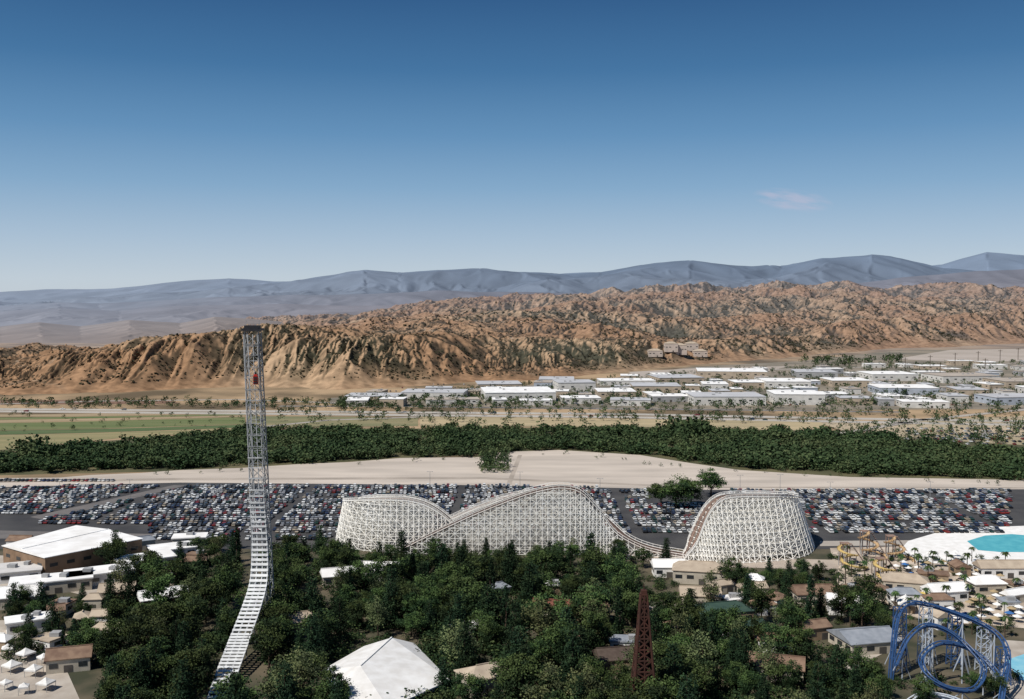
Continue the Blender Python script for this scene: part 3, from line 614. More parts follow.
for a, b, y0, y1, n_, ph in [(0, 110, 595, 650, 8, 'hut in the lower left corner of the park'), (0, 210, 545, 585, 5, 'shed beside the depot'), (750, 880, 585, 690, 7, 'hut between the red tower and the grey metal roof'), (890, 1022, 574, 628, 9, 'hut in the water park'), (440, 630, 590, 680, 5, 'hut among the central trees'), (655, 760, 575, 640, 4, 'hut behind the dark green roof')]:
    k = 0; t_ = 0
    while k < n_ and t_ < 600:
        t_ += 1; px = random.uniform(a, b); py = random.uniform(y0, y1); p = G(px, py)
        if any(math.hypot(p.x-q[0], p.y-q[1]) < q[2]+2.5 for q in BLOCK): continue
        wd = random.uniform(5, 11); dp = random.uniform(4, 7); BLOCK.append((p.x, p.y, wd*.6)); ex.append((px, py, wd, dp, random.uniform(-.5, .6), random.choices(range(4), [4, 3, 4, 1])[0], ph)); k += 1
cnt = {}
for px, py, wd, dp, rz, ri0, ph in sorted(ex):
    k = (ri0, ph); cnt[k] = cnt.get(k, 0)+1
    building('park_hut', f'{ordw(cnt[k])} small {RFS[ri0][1]}-roofed {ph}, from the left', rect(px, py, wd, dp, rz), random.uniform(2.8, 4.2), random.choice(('gable', 'hip', 'flat')), random.choice((CREAM, TANW, WHITE)), RFS[ri0][0], 1.6, .5, 5, 'hut', 'small huts in the park', units=1)
# ---- tents
TENTM = M('tent_canvas', (.74, .73, .7), (.62, .6, .57), 1)
tp = [(8, 655), (26, 660), (12, 672), (34, 676), (6, 690), (24, 694), (46, 690), (44, 664)]
for i, (px, py) in enumerate(tp):
    p = G(px, py); rz = random.uniform(0, 1.5); r = empty('market_tent', p, 0)
    tag(r, f'{ordw(sorted(q[0] for q in tp).index(px)+1)} white peaked tent from the left in the bottom left corner', 'tent', 'white peaked tents')
    b = MB(); k = random.uniform(1.3, 2.1); z = 2.4; rot = lambda x, y, z_: p+Vector((x*math.cos(rz)-y*math.sin(rz), x*math.sin(rz)+y*math.cos(rz), z_))
    vs = [rot(-k, -k, z), rot(k, -k, z), rot(k, k, z), rot(-k, k, z), rot(0, 0, z+k*.7)]
    vm = [(vs[j]*.5+vs[4]*.5)-Vector((0, 0, .12)) for j in range(4)]
    b.add(vs+vm, [(0, 1, 6, 5), (1, 2, 7, 6), (2, 3, 8, 7), (3, 0, 5, 8), (5, 6, 4), (6, 7, 4), (7, 8, 4), (8, 5, 4)])
    for j in range(4): a_, b_ = vs[j], vs[(j+1) % 4]; b.add([a_, b_, b_-Vector((0, 0, .45)), a_-Vector((0, 0, .45))], [(0, 1, 2, 3)])
    b.build('canopy', TENTM, r)
    for sx_, sy_ in ((-1, -1), (1, -1), (1, 1), (-1, 1)):
        u = MB(); u.bar(rot(sx_*k*.95, sy_*k*.95, 0), rot(sx_*k*.95, sy_*k*.95, z), .1); u.build('pole', STEEL, r)
    BLOCK.append((p.x, p.y, 3))
# ---- paths, pools
PATH = M('path_concrete', (.46, .41, .35), (.34, .29, .24), .15)
sheet('path', [(-100, 552), (20, 556), (120, 580), (150, 598), (120, 604), (70, 592), (20, 590), (-100, 588)], .12, PATH)
sheet('path', [(-100, 622), (10, 620), (40, 640), (62, 660), (80, 700), (70, 760), (-150, 760)], .12, PATH)
sheet('path', [(830, 548), (1150, 540), (1150, 640), (990, 625), (930, 622), (880, 606), (838, 585)], .12, M('pale_paving', (.56, .47, .38), (.33, .27, .21), .12))
sheet('path', [(1005, 640), (1150, 650), (1150, 760), (1010, 740), (1000, 680)], .12, PATH)
pth = [(556, 604), (600, 606), (640, 610), (700, 606), (760, 604), (840, 597)]
sheet('path', [(560, 600), (640, 606), (760, 600), (840, 594), (842, 600), (760, 608), (640, 614), (556, 608)], .12, PATH)
sheet('path', [(835, 632), (860, 626), (905, 636), (900, 645), (862, 664), (846, 690), (838, 690), (848, 655)], .12, PATH)
for (a_, b_), (c_, d_) in zip(pth[2:], pth[3:]):
    for t in (0, .25, .5, .75):
        q = G(a_+(c_-a_)*t, b_+(d_-b_)*t); BLOCK.append((q.x, q.y, 2.6))
sheet('path', [(620, 552), (690, 556), (840, 560), (838, 570), (690, 566), (618, 558)], .13, M('coaster_yard', (.45, .38, .31), (.36, .3, .25), .1))
sheet('pool_deck', [(898, 552), (908, 541), (935, 533), (965, 528), (1150, 521), (1150, 569), (1000, 567), (915, 562)], .16, M('deck_white', (.84, .82, .79), (.72, .7, .66), .3))
WATER = M('pool_water', (.08, .4, .44), (.13, .5, .52), .2, rough=.15, spec=.5)
sheet('pool_water', [(967, 541), (985, 535.5), (1012, 534), (1045, 537), (1045, 552), (1000, 552), (978, 550)], .2, WATER)
sheet('pool_water', [(1006, 660), (1030, 652), (1080, 656), (1080, 684), (1020, 680)], .2, M('pool_water_pale', (.2, .5, .62), (.3, .58, .66), .3, rough=.15))
for px, py, r_ in [(915, 550, 9), (935, 546, 14), (955, 550, 12), (990, 545, 25), (1030, 545, 20), (1035, 668, 14)]:
    p = G(px, py); BLOCK.append((p.x, p.y, r_))
# ------------------------------------------------------------------ wooden coaster
def resample(pts, step):
    pts = [Vector(p) for p in pts]; n = len(pts); dense = []
    for i in range(n-1):
        p0, p1, p2, p3 = pts[max(i-1, 0)], pts[i], pts[i+1], pts[min(i+2, n-1)]
        for k in range(16):
            t = k/16; dense.append(.5*((2*p1)+(p2-p0)*t+(2*p0-5*p1+4*p2-p3)*t*t+(3*p1-p0-3*p2+p3)*t**3))
    dense.append(pts[-1]); out = [dense[0]]; acc = 0
    for a, b in zip(dense, dense[1:]):
        acc += (b-a).length
        if acc >= step: out.append(b); acc = 0
    if (out[-1]-dense[-1]).length > step*.4: out.append(dense[-1])
    return out
wc0 = D(560, 556, 432); wc = empty('wooden_coaster', (wc0.x, wc0.y, 0))
tag(wc, 'long white wooden roller coaster with trestle hills in front of the parking lot', 'roller coaster')
def trestle(label, pts, wd, step=2.2, lv=2.2, bat=(.06, .06), fascia=.25):
    ps = resample(pts, step); mem = MB(); NL = []
    for i, p in enumerate(ps):
        d = ps[min(i+1, len(ps)-1)]-ps[max(i-1, 0)]; d.z = 0; d.normalize(); NL.append(Vector((-d.y, d.x, 0)))
    def leg(i, o, z):
        p, n = ps[i], NL[i]; t = p.z-.4
        f = bat[0] if o < 0 else bat[1]
        k = o+(1 if o > 0 else -1)*(f if abs(o) > wd*.3 else f*.45)*(t-z)
        return Vector((p.x+n.x*k, p.y+n.y*k, z))
    offs = (-wd/2, -wd/6, wd/6, wd/2)
    for i in range(len(ps)-1):
        zt = min(ps[i].z, ps[i+1].z)-.4; z = 0.4; k = 0
        while z < zt:
            for o in offs: mem.bar(leg(i, o, z), leg(i+1, o, z), .2)
            zz_ = min(z+lv, zt)
            for o in (offs[0], offs[3], offs[1]):
                if (i+k) % 2: mem.bar(leg(i, o, z), leg(i+1, o, zz_), .17)
                else: mem.bar(leg(i+1, o, z), leg(i, o, zz_), .17)
            z += lv; k += 1
    tr = mem.build('trestle', TIMBER, wc); tag(tr, label)
    for i, p in enumerate(ps):
        b = MB(); t = p.z-.4
        if t < .6: continue
        for o in offs: b.bar(leg(i, o, 0), leg(i, o, t), .27)
        z = .4; k = 0
        while z < t:
            b.bar(leg(i, offs[0], z), leg(i, offs[3], z), .2)
            z2 = min(z+lv, t); b.bar(leg(i, offs[0] if k % 2 else offs[3], z), leg(i, offs[3] if k % 2 else offs[0], z2), .17)
            z += lv; k += 1
        b.bar(leg(i, offs[0], t), leg(i, offs[3], t), .3); b.build('bent', TIMBER, tr)
    up = Vector((0, 0, .12)); dn = Vector((0, 0, fascia)); hw = 1.5 if fascia > .5 else 1.1
    for off in (-wd*.25, wd*.25):
        dk = MB()
        for i in range(len(ps)-1):
            a, b_, na, nb = ps[i], ps[i+1], NL[i], NL[i+1]
            dk.add([a+na*(off-hw), b_+nb*(off-hw), b_+nb*(off+hw), a+na*(off+hw), a+na*(off-hw)-dn, b_+nb*(off-hw)-dn, b_+nb*(off+hw)-dn, a+na*(off+hw)-dn], [(0, 1, 2, 3), (7, 6, 5, 4), (0, 4, 5, 1), (2, 6, 7, 3)])
        dko = dk.build('track_deck', TRACKWOOD, wc)
        for s_ in (-.55, .55):
            rl = MB(); rl.tube([p+n_*(off+s_)+up for p, n_ in zip(ps, NL)], .08, 4); rl.build('rail', DARKM, dko)
    for off in (-wd*.5, wd*.5):
        hr = MB(); ho = off*1.03
        for i in range(len(ps)-1):
            a, b_, na, nb = ps[i], ps[i+1], NL[i], NL[i+1]
            hr.bar(a+na*ho+up*9, b_+nb*ho+up*9, .18); hr.bar(a+na*ho, a+na*ho+up*9, .13)
            if fascia < .5: hr.bar(a+na*ho+up*5, b_+nb*ho+up*5, .12); hr.bar(a+na*ho, b_+nb*ho, .42)
            else: hr.bar(a+na*ho, b_+nb*ho, .24)
        hr.build('handrail', TIMBER, wc)
    for p in ps[::4]: BLOCK.append((p.x, p.y, wd*.5+4))
def TP(lst): return [D(a, b, c) for a, b, c in lst]
trestle('middle trestle hill, the tallest, with the lift slope on its left', TP([(395, 551, 432), (425, 536, 432), (470, 515, 432), (515, 497, 432), (542, 488.8, 432), (562, 486.3, 432), (579, 490, 432), (593, 502.5, 432), (608, 520.5, 432), (625, 536.5, 430), (650, 548, 428), (686, 555, 424)]), 8, fascia=.7)
trestle('broad low trestle behind the middle hill', TP([(448, 520, 448), (470, 510, 448), (500, 499, 448), (530, 493, 448), (556, 491.5, 448), (574, 497, 448), (590, 510, 448), (605, 526, 448)]), 7)
trestle('left trestle turnaround with a sloping curved top', TP([(458, 528, 438), (447, 517, 438), (436, 509, 438), (424, 503, 438), (410, 499.5, 438), (395, 498.5, 438), (376, 498.5, 440), (362, 499, 444), (353, 500, 451), (351, 500, 459), (356, 499.5, 467), (370, 499, 473), (392, 499, 475), (415, 502, 474), (434, 509, 473)]), 7, bat=(.06, .2))
trestle('right trestle turnaround, a tall drum with a flat top and flared sides', TP([(684, 556, 420), (690, 547, 420), (696, 533, 421), (703, 517, 422), (711, 505, 423), (721, 497.5, 424), (735, 495.2, 425), (755, 495, 427), (775, 495.2, 430), (787, 495.6, 437), (790, 495.6, 446), (785, 495.2, 454), (772, 494.8, 459), (754, 494.5, 461), (734, 495.5, 460), (719, 501, 457), (708, 514, 454), (700, 532, 452)]), 7, bat=(.34, .04))
# ------------------------------------------------------------------ launch coaster tower
def lerp(a, b, t): return a+(b-a)*t
LX0, LX1, LD = (259-512)*.331, (249.5-512)*.33, 334.
lc = empty('launch_coaster', (LX0, LD, 0)); tag(lc, 'tall steel lattice tower with a launch track curving out of it at left', 'roller coaster')
ZT = D(249, 331, LD).z
def tl(sx_, sy_, z):
    t = z/ZT; hw = lerp(2.9, 2.3, t); return Vector((lerp(LX0, LX1, t)+sx_*hw, LD+sy_*hw*.85, z))
for sx_ in (-1, 1):
    for sy_ in (-1, 1):
        b = MB(); b.tube([tl(sx_, sy_, z) for z in (0, ZT*.5, ZT)], .2, 8); b.build('tower_leg', STEEL, lc)
nz = 20
for k in range(nz):
    z0, z1 = ZT*k/nz, ZT*(k+1)/nz; b = MB()
    for (a, c) in (((-1, -1), (1, -1)), ((1, -1), (1, 1)), ((1, 1), (-1, 1)), ((-1, 1), (-1, -1))):
        b.bar(tl(*a, z1), tl(*c, z1), .2); b.bar(tl(*a, z0), tl(*c, z1), .15); b.bar(tl(*c, z0), tl(*a, z1), .15)
    b.build('lattice_brace', STEEL, lc)
b = MB(); c0 = tl(0, 0, ZT); b.box((c0.x, c0.y, ZT+.5), (6.2, 5.6, .8)); b.box((c0.x, c0.y-.3, ZT+1.4), (4.6, 4., 1.0)); b.build('top_platform', DARKM, lc)
for sx_ in (-1, 1):
    b = MB(); b.bar((c0.x+sx_*2.2, c0.y, ZT+1.8), (c0.x+sx_*2.2, c0.y, ZT+3.6), .12); b.build('lightning_rod', STEEL, lc)
tpts = [tl(0, 0, z)+Vector((0, -3.4, 0)) for z in (ZT-1, 85, 70, 55, 44)]
tpts += [D(259.5, 535, LD-5.5), D(259.8, 563, LD-8.5), D(258, 585, LD-13), D(252, 606, LD-20), D(244, 628, LD-29), D(235, 652, LD-41), D(224, 682, LD-55), D(212, 722, LD-74), D(198, 775, LD-98)]
track = resample(tpts, 1.5)
XA = Vector((1, 0, 0)); GS = [1.0+.3*max(0, min(1, (34-p.z)/28)) for p in track]
for off in (-2.3, -.8, .8, 2.3):
    b = MB(); b.tube([p+XA*off*g_ for p, g_ in zip(track, GS)], [.12*g_+.12*max(0, min(1, (60-p.z)/50)) for g_, p in zip(GS, track)], 6); b.build('rail', RAILM, lc)
dirs = [(track[min(i+1, len(track)-1)]-track[max(i-1, 0)]).normalized() for i in range(len(track))]
ntie = 0
for i in range(1, len(track)-1):
    z_ = track[i].z; lowz = z_ < 48
    if not lowz and i % 2: continue
    d = dirs[i]; nrm = XA.cross(d).normalized(); b = MB(); p = track[i]-nrm*.3; hl = .1+.43*max(0, min(1, (62-z_)/50)); hw = 2.5*GS[i]
    vs = [p+XA*sx_*hw+d*sy_*hl+nrm*q for q in (-.1, .1) for sx_, sy_ in ((-1, -1), (1, -1), (1, 1), (-1, 1))]
    b.add(vs, [(3, 2, 1, 0), (4, 5, 6, 7), (0, 1, 5, 4), (1, 2, 6, 5), (2, 3, 7, 6), (3, 0, 4, 7)]); b.build('cross_tie', STEELW if z_ < 30 else (RAILM if z_ < 60 else STEEL), lc); ntie += 1
for i, p in enumerate(track):
    if p.z < 45 and i % 6 == 0 and p.z > 1.6:
        b = MB()
        for s_ in (-1, 1): b.bar((p.x+s_*2.2, p.y, 0), (p.x+s_*2.2, p.y, p.z-.5), .24)
        b.bar((p.x-2.5, p.y, p.z-.7), (p.x+2.5, p.y, p.z-.7), .28); b.build('support_frame', STEEL, lc)
    elif 45 < p.z < ZT-2 and i % 4 == 0:
        b = MB()
        for s_ in (-1, 1): b.bar((p.x+s_*1.7, p.y, p.z), (p.x+s_*1.7, p.y+1.8, p.z), .18)
        b.build('track_bracket', STEEL, lc)
for p in track[:]:
    if p.z < 30: BLOCK.append((p.x, p.y, 5.6))
cz = D(257, 380, LD-3.9); cr_ = empty('coaster_car', cz); tag(cr_, 'small red coaster vehicle high up on the steel tower', 'coaster car')
b = MB(); b.box(cz+Vector((-.2, -.8, 0)), (1.5, .9, 2.8)); b.box(cz+Vector((-.2, -1.0, 1.65)), (1.2, .6, .6)); b.build('body', REDP, cr_)
for k in range(3):
    b = MB(); b.box(cz+Vector((-.2, -1.4, .9-k*.85)), (1.2, .4, .5)); b.build('seat_row', DARKM, cr_)
# ------------------------------------------------------------------ rust red lattice tower
rt0 = G(643, 722); rt = empty('lattice_tower', rt0); tag(rt, 'rust-red pointed lattice tower rising at the bottom centre', 'tower')
RT = D(640, 594, rt0.y).z
def rl_(sx_, sy_, z):
    t = z/RT; hw = lerp(3.8, .8, t**.8); return Vector((rt0.x+sx_*hw, rt0.y+sy_*hw, z))
for sx_ in (-1, 1):
    for sy_ in (-1, 1):
        b = MB(); b.tube([rl_(sx_, sy_, RT*k/8) for k in range(9)], [.4-.02*k for k in range(9)], 6); b.build('tower_leg', RUST, rt)
for k in range(12):
    z0, z1 = RT*k/12, RT*(k+1)/12; b = MB()
    for (a, c) in (((-1, -1), (1, -1)), ((1, -1), (1, 1)), ((1, 1), (-1, 1)), ((-1, 1), (-1, -1))):
        b.bar(rl_(*a, z1), rl_(*c, z1), .36); b.bar(rl_(*a, z0), rl_(*c, z1), .3); b.bar(rl_(*c, z0), rl_(*a, z1), .3)
        m0 = (rl_(*a, z0)+rl_(*c, z0))/2; b.bar(m0, (rl_(*a, z1)+rl_(*c, z1))/2, .3)
    b.build('lattice_brace', RUST, rt)
b = MB(); b.box((rt0.x, rt0.y, RT+.5), (1.5, 1.5, 1.2)); b.build('top_cab', RUST, rt)
b = MB(); b.bar((rt0.x, rt0.y, RT+1.0), (rt0.x, rt0.y, RT+2.6), .2); b.build('mast', RUST, rt)
b = MB(); b.box((rt0.x, rt0.y, RT*.46), (1.8, 1.8, RT*.9)); b.build('lift_shaft', M('dark_rust', (.035, .018, .014), (.025, .014, .011), .6), rt)
BLOCK.append((rt0.x, rt0.y, 5))
# ------------------------------------------------------------------ blue coaster
BF = .93
bc0 = G(950, 712); bc = empty('blue_coaster', bc0); tag(bc, 'blue steel roller coaster with twisting tracks in the bottom right corner', 'roller coaster')
def blue_track(lst, mat, gs=.65, sup=7):
    pts = resample(TP([(a, b, c*BF) for a, b, c in lst]), 1.3); lat = []
    for i in range(len(pts)):
        d = (pts[min(i+1, len(pts)-1)]-pts[max(i-1, 0)]).normalized(); l_ = d.cross(Vector((0, 0, 1)))
        lat.append(l_.normalized() if l_.length > .05 else (lat[-1] if lat else XA))
    for s_ in (-gs, gs):
        b = MB(); b.tube([p+l_*s_ for p, l_ in zip(pts, lat)], .2, 6); b.build('rail', mat, bc)
    b = MB(); b.tube([p-Vector((0, 0, .75)) for p in pts], .34, 7); b.build('spine', mat, bc)
    for i in range(0, len(pts), 2):
        b = MB(); p, l_ = pts[i], lat[i]; b.bar(p-l_*gs, p-Vector((0, 0, .7)), .16); b.bar(p+l_*gs, p-Vector((0, 0, .7)), .16); b.bar(p-l_*gs, p+l_*gs, .15); b.build('cross_tie', mat, bc)
    for i in range(3, len(pts), sup):
        p = pts[i]
        if p.z < 2: continue
        b = MB(); b.tube([(p.x+lat[i].x*.2, p.y, 0), (p.x, p.y, p.z-.8)], .2, 7); b.bar((p.x+3.2, p.y+1.5, 0), (p.x, p.y, p.z*.75), .2); b.bar((p.x-2.4, p.y+.5, p.z*.3), (p.x, p.y, p.z*.85), .17); b.build('support_column', PALEBLUE, bc)
blue_track([(890, 690, 306), (893, 650, 308), (898, 615, 312), (910, 602, 316), (930, 604, 318), (955, 612, 316), (980, 622, 311), (1000, 636, 305), (1008, 656, 298), (1004, 682, 290), (998, 720, 280)], BLUEM)
blue_track([(896, 664, 304), (908, 638, 306), (926, 624, 308), (948, 630, 306), (968, 646, 302), (984, 668, 295), (974, 688, 289), (946, 686, 289), (926, 672, 293), (922, 656, 299), (940, 642, 303), (966, 646, 303), (988, 662, 299), (1001, 682, 293), (1003, 718, 284)], BLUEM)
blue_track([(900, 708, 289), (920, 694, 291), (948, 696, 288), (972, 708, 282), (985, 724, 276)], PALEBLUE)
for j, (px, py, dd, tw) in enumerate([(900, 608, 314, 1.7), (926, 606, 319, 1.7), (955, 615, 318, 1.7), (984, 628, 313, 1.7), (1003, 648, 303, 1.7)]):
    t = D(px, py, dd*BF); b = MB(); n = max(3, int(t.z/2.6))
    A = lambda e, z: Vector((t.x+e[0]*(1-.2*z/t.z), t.y+e[1]*(1-.2*z/t.z), z))
    for k in range(n):
        z0, z1 = t.z*k/n, t.z*(k+1)/n
        cs = [(-tw, -tw), (tw, -tw), (tw, tw), (-tw, tw)]
        for q in range(4):
            a, c = cs[q], cs[(q+1) % 4]
            b.bar(A(a, z0), A(a, z1), .24); b.bar(A(a, z1), A(c, z1), .17); b.bar(A(a, z0), A(c, z1), .16)
    b.build('support_tower', PALEBLUE if j % 2 else BLUEM, bc)
for px, py in ((905, 700), (950, 705), (990, 710), (930, 700), (970, 710)): q = G(px, py); BLOCK.append((q.x, q.y, 4.5))
# ------------------------------------------------------------------ water slides and umbrellas
SLY = M('yellow_fibreglass', (.56, .42, .17), (.48, .35, .14), .5, rough=.4); SLT = M('tan_fibreglass', (.48, .33, .18), (.4, .27, .15), .5, rough=.4)
for j, (px, py, hh, sgn, mt, lab) in enumerate([(842, 566, 9, 1, SLY, 'yellow spiral water slide nearest the coaster mound'), (862, 555, 10, -1, SLT, 'taller ochre water slide left of the pool deck'), (878, 580, 8, 1, SLY, 'yellow water slide in front of the other slides'), (888, 558, 9, -1, SLT, 'ochre water slide nearest the white pool deck')]):
    o0 = G(px, py); r = empty('water_slide', o0); tag(r, lab, 'water slide'); BLOCK.append((o0.x, o0.y, 6))
    sp_ = []
    for k in range(40):
        t = k/39; a = sgn*t*2.1*2*PI; rad = 2.0+2.8*t; sp_.append(Vector((o0.x+math.cos(a)*rad+4*t, o0.y+math.sin(a)*rad-5*t, hh*(1-t)+.6)))
    b = MB()
    for i in range(39):
        pr = []
        for p, q in ((sp_[i], sp_[max(i-1, 0)]), (sp_[i+1], sp_[i])):
            d = (sp_[i+1]-sp_[i]); d.z = 0; d.normalize(); n = Vector((-d.y, d.x, 0)); pr.append([p+n*math.cos(PI+PI*k/6)*.75+Vector((0, 0, math.sin(PI+PI*k/6)*.7)) for k in range(7)])
        b.add(pr[0]+pr[1], [(k, k+1, k+8, k+7) for k in range(6)])
    b.build('flume', mt, r)
    for i in range(2, 38, 5):
        u = MB(); u.tube([(sp_[i].x, sp_[i].y, 0), (sp_[i].x, sp_[i].y, sp_[i].z-.65)], .16, 6); u.build('support_post', STEEL, r)
    u = MB(); s0 = sp_[0]
    for ax, ay in ((-1.5, 1), (1.5, 1), (-1.5, 4), (1.5, 4)): u.box((s0.x+ax, s0.y+ay, hh*.5), (.3, .3, hh))
    u.box((s0.x, s0.y+2.5, hh), (3.6, 3.6, .3)); u.build('start_platform', TRACKWOOD, r)
    u = MB()
    for k in range(14): u.box((s0.x+2.6+k*.45, s0.y+2.5, hh-.4-k*hh/14), (.5, 1.6, .15))
    u.build('stairs', TRACKWOOD, r)
UM = [('white', WHITE), ('blue', M('umbrella_blue', (.05, .16, .4))), ('yellow', M('umbrella_yellow', (.5, .38, .12))), ('straw', M('umbrella_straw', (.4, .3, .17)))]
ul = []
tries = 0
while len(ul) < 70 and tries < 5000:
    tries += 1; px = random.uniform(895, 1022); py = random.uniform(566, 632); p = G(px, py)
    if px < 930 and py > 610: continue
    if any((p.x-a)**2+(p.y-b)**2 < (c*.75)**2 for a, b, c in BLOCK) or any((p-q[0]).length < 3.4 for q in ul): continue
    ul.append((p, px, py, random.choices(range(4), [4, 1, 1, 3])[0]))
n0 = len(ul)
while len(ul) < n0+6:
    px = random.uniform(905, 960); py = random.uniform(556, 561); p = G(px, py)
    if any((p-q[0]).length < 3.5 for q in ul): continue
    ul.append((p, px, py, 0))
cnt = {}
um_mesh = {}
for p, px, py, ci in sorted(ul, key=lambda t: t[1]):
    cnt[ci] = cnt.get(ci, 0)+1; r = empty('parasol', p); tag(r, f'{ordw(cnt[ci])} {UM[ci][0]} parasol from the left in the water park', 'parasol', 'parasols in the water park')
    if ci not in um_mesh:
        b = MB(); n = 10; vs = [Vector((1.6*math.cos(2*PI*k/n), 1.6*math.sin(2*PI*k/n), 2.2)) for k in range(n)]+[Vector((0, 0, 2.95))]
        b.add(vs, [(k, (k+1) % n, n) for k in range(n)]); o = b.build('canopy', UM[ci][1]); a = o.data; bpy.data.objects.remove(o)
        b = MB(); b.tube([(0, 0, 0), (0, 0, 2.9)], .05, 6); o = b.build('pole', STEEL); c = o.data; bpy.data.objects.remove(o); um_mesh[ci] = (a, c)
    link_mesh('canopy', um_mesh[ci][0], r); link_mesh('pole', um_mesh[ci][1], r)
# ------------------------------------------------------------------ parked cars
PAINT = [('white', M('paint_white', (.8, .8, .78), None, .1, rough=.3, spec=.5)), ('silver', M('paint_silver', (.48, .48, .49), None, .1, rough=.28, metal=.3, spec=.5)), ('grey', M('paint_grey', (.14, .145, .15), None, .1, rough=.3, spec=.5)), ('black', M('paint_black', (.015, .015, .018), None, .1, rough=.2, spec=.5)), ('red', M('paint_red', (.24, .03, .025), None, .1, rough=.3, spec=.5)), ('blue', M('paint_blue', (.03, .045, .1), None, .1, rough=.3, spec=.5)), ('beige', M('paint_beige', (.42, .35, .26), None, .1, rough=.3, spec=.5)), ('dark green', M('paint_green', (.02, .055, .042), None, .1, rough=.3, spec=.5))]
PW = [29, 16, 11, 20, 8, 7, 8, 4]
def extr(b, prof, w0, w1, m=0):
    n = len(prof); zmin = min(p[1] for p in prof); zmax = max(p[1] for p in prof)
    f = lambda z: (w0+(w1-w0)*(z-zmin)/(zmax-zmin))/2
    vs = [(-f(z), y, z) for y, z in prof]+[(f(z), y, z) for y, z in prof]
    b.add(vs, [tuple(range(n)), tuple(reversed(range(n, 2*n)))]+[(i, i+n, (i+1) % n+n, (i+1) % n) for i in range(n)], m)
def car_parts(t):
    b = MB(); g_ = MB()
    if t == 'sedan':
        extr(b, [(-2.2, .3), (2.2, .3), (2.28, .68), (1.15, .92), (-1.55, .95), (-2.28, .85)], 1.78, 1.66); extr(g_, [(1.1, .93), (.35, 1.38), (-.95, 1.38), (-1.5, .96)], 1.6, 1.3); extr(b, [(.42, 1.38), (.3, 1.45), (-.9, 1.45), (-1.02, 1.38)], 1.36, 1.2)
    elif t == 'van':
        extr(b, [(-2.3, .35), (2.3, .35), (2.38, .85), (1.5, 1.08), (-2.3, 1.1), (-2.36, .9)], 1.88, 1.8); extr(g_, [(1.45, 1.09), (.75, 1.66), (-2.1, 1.66), (-2.28, 1.1)], 1.74, 1.5); extr(b, [(.82, 1.66), (.6, 1.76), (-2.05, 1.76), (-2.15, 1.66)], 1.56, 1.4)
    else:
        extr(b, [(-2.6, .45), (2.5, .45), (2.56, .95), (1.3, 1.08), (-.6, 1.08), (-.62, 1.0), (-2.6, 1.0)], 1.88, 1.8); extr(g_, [(1.2, 1.09), (.6, 1.66), (-.5, 1.66), (-.58, 1.09)], 1.7, 1.45); extr(b, [(.66, 1.66), (.5, 1.75), (-.48, 1.75), (-.55, 1.66)], 1.5, 1.36)
    return b, g_
KINDS = ['sedan', 'van', 'pickup']; KP = {}
CB = {k: car_parts(k) for k in KINDS}
for k in KINDS:
    o = CB[k][1].build('window', GLASS); gm_ = o.data; bpy.data.objects.remove(o); ms = []
    for nm, m in PAINT:
        o = CB[k][0].build('car_body', m); ms.append(o.data); bpy.data.objects.remove(o)
    KP[k] = (ms, gm_)
wbm = MB(); n = 12
wbm.tube([(-.11, 0, 0), (.11, 0, 0)], .32, n); o = wbm.build('wheel', TYRE); WHEEL = o.data; bpy.data.objects.remove(o)
cars = []; CS = .93
def seg_d(px, py, a, b):
    ax, ay = a; bx, by = b; t = max(0, min(1, ((px-ax)*(bx-ax)+(py-ay)*(by-ay))/((bx-ax)**2+(by-ay)**2))); return math.hypot(px-ax-t*(bx-ax), (py-ay-t*(by-ay))*2.2)
pairs = [455+13.9*k for k in range(12)]
ri = 0
for y0 in pairs:
    for yy in (y0, y0+4.7):
        ri += 1; x = -340+random.uniform(0, 2.4)
        while x < 340:
            x += 2.38
            px, py = PX((x, yy, 0))
            if px < -20 or px > 1045: continue
            if (x+1000) % 88 < 4.5: continue
            top = np.interp(px, [0, 180, 500, 700, 1045], [488.2, 484.2, 486.1, 490.6, 490.1])
            if py < top: continue
            if px < 190 and seg_d(px, py, (38, 518), (180, 485.5)) < 7: continue
            if px < 40 and py > 514: continue
            if px < 150 and py > 525: continue
            if px > 1010 or (py > 533 and px > 330): continue
            if 648 < px < 728 and py < 503: continue
            ocp = .96
            if perlin(x/45, yy/22, 77) > .44: ocp = .45
            if py > 526 and px < 330: ocp = .75
            if random.random() > ocp: continue
            cars.append([x+random.uniform(-.2, .2), yy+random.uniform(-.5, .5), ri, px, py, random.choices(KINDS, [68, 21, 11])[0], random.choices(range(8), PW)[0]])
for yy in (603, 608, 613, 624, 629, 640, 645, 656):        # lot on the far left
    x = -370
    while x < -190:
        x += 2.6; px, py = PX((x, yy, 0))
        if px < -20 or px > 165 or py < np.interp(px, [0, 90, 180], [480.5, 480.5, 483]) or seg_d(px, py, (38, 518), (180, 485.5)) < 8 or random.random() > .95: continue
        cars.append([x, yy, 99, px, py, random.choices(KINDS, [64, 24, 12])[0], random.choices(range(8), PW)[0]])
def vis(c):
    px, py = c[3], c[4]
    if c[2] == 99: return False
    if 338 < px < 642 and py > np.interp(px, [338, 345, 420, 450, 560, 600, 640], [498, 496, 498, 512, 486, 505, 545]): return False
    if 684 < px < 822 and py > np.interp(px, [684, 735, 785, 822], [540, 493, 493, 540]): return False
    if 240 < px < 335 and py > 522: return False
    return -5 < px < 1012
cand = sorted([c for c in cars if vis(c)], key=lambda c: c[1]); ind = cand[:300]; ids = set(id(c) for c in ind)
rowsu = sorted(set(c[2] for c in ind)); cnt = {}
RW = ['nearest']+[w_+' nearest' for w_ in ORDW[1:]]
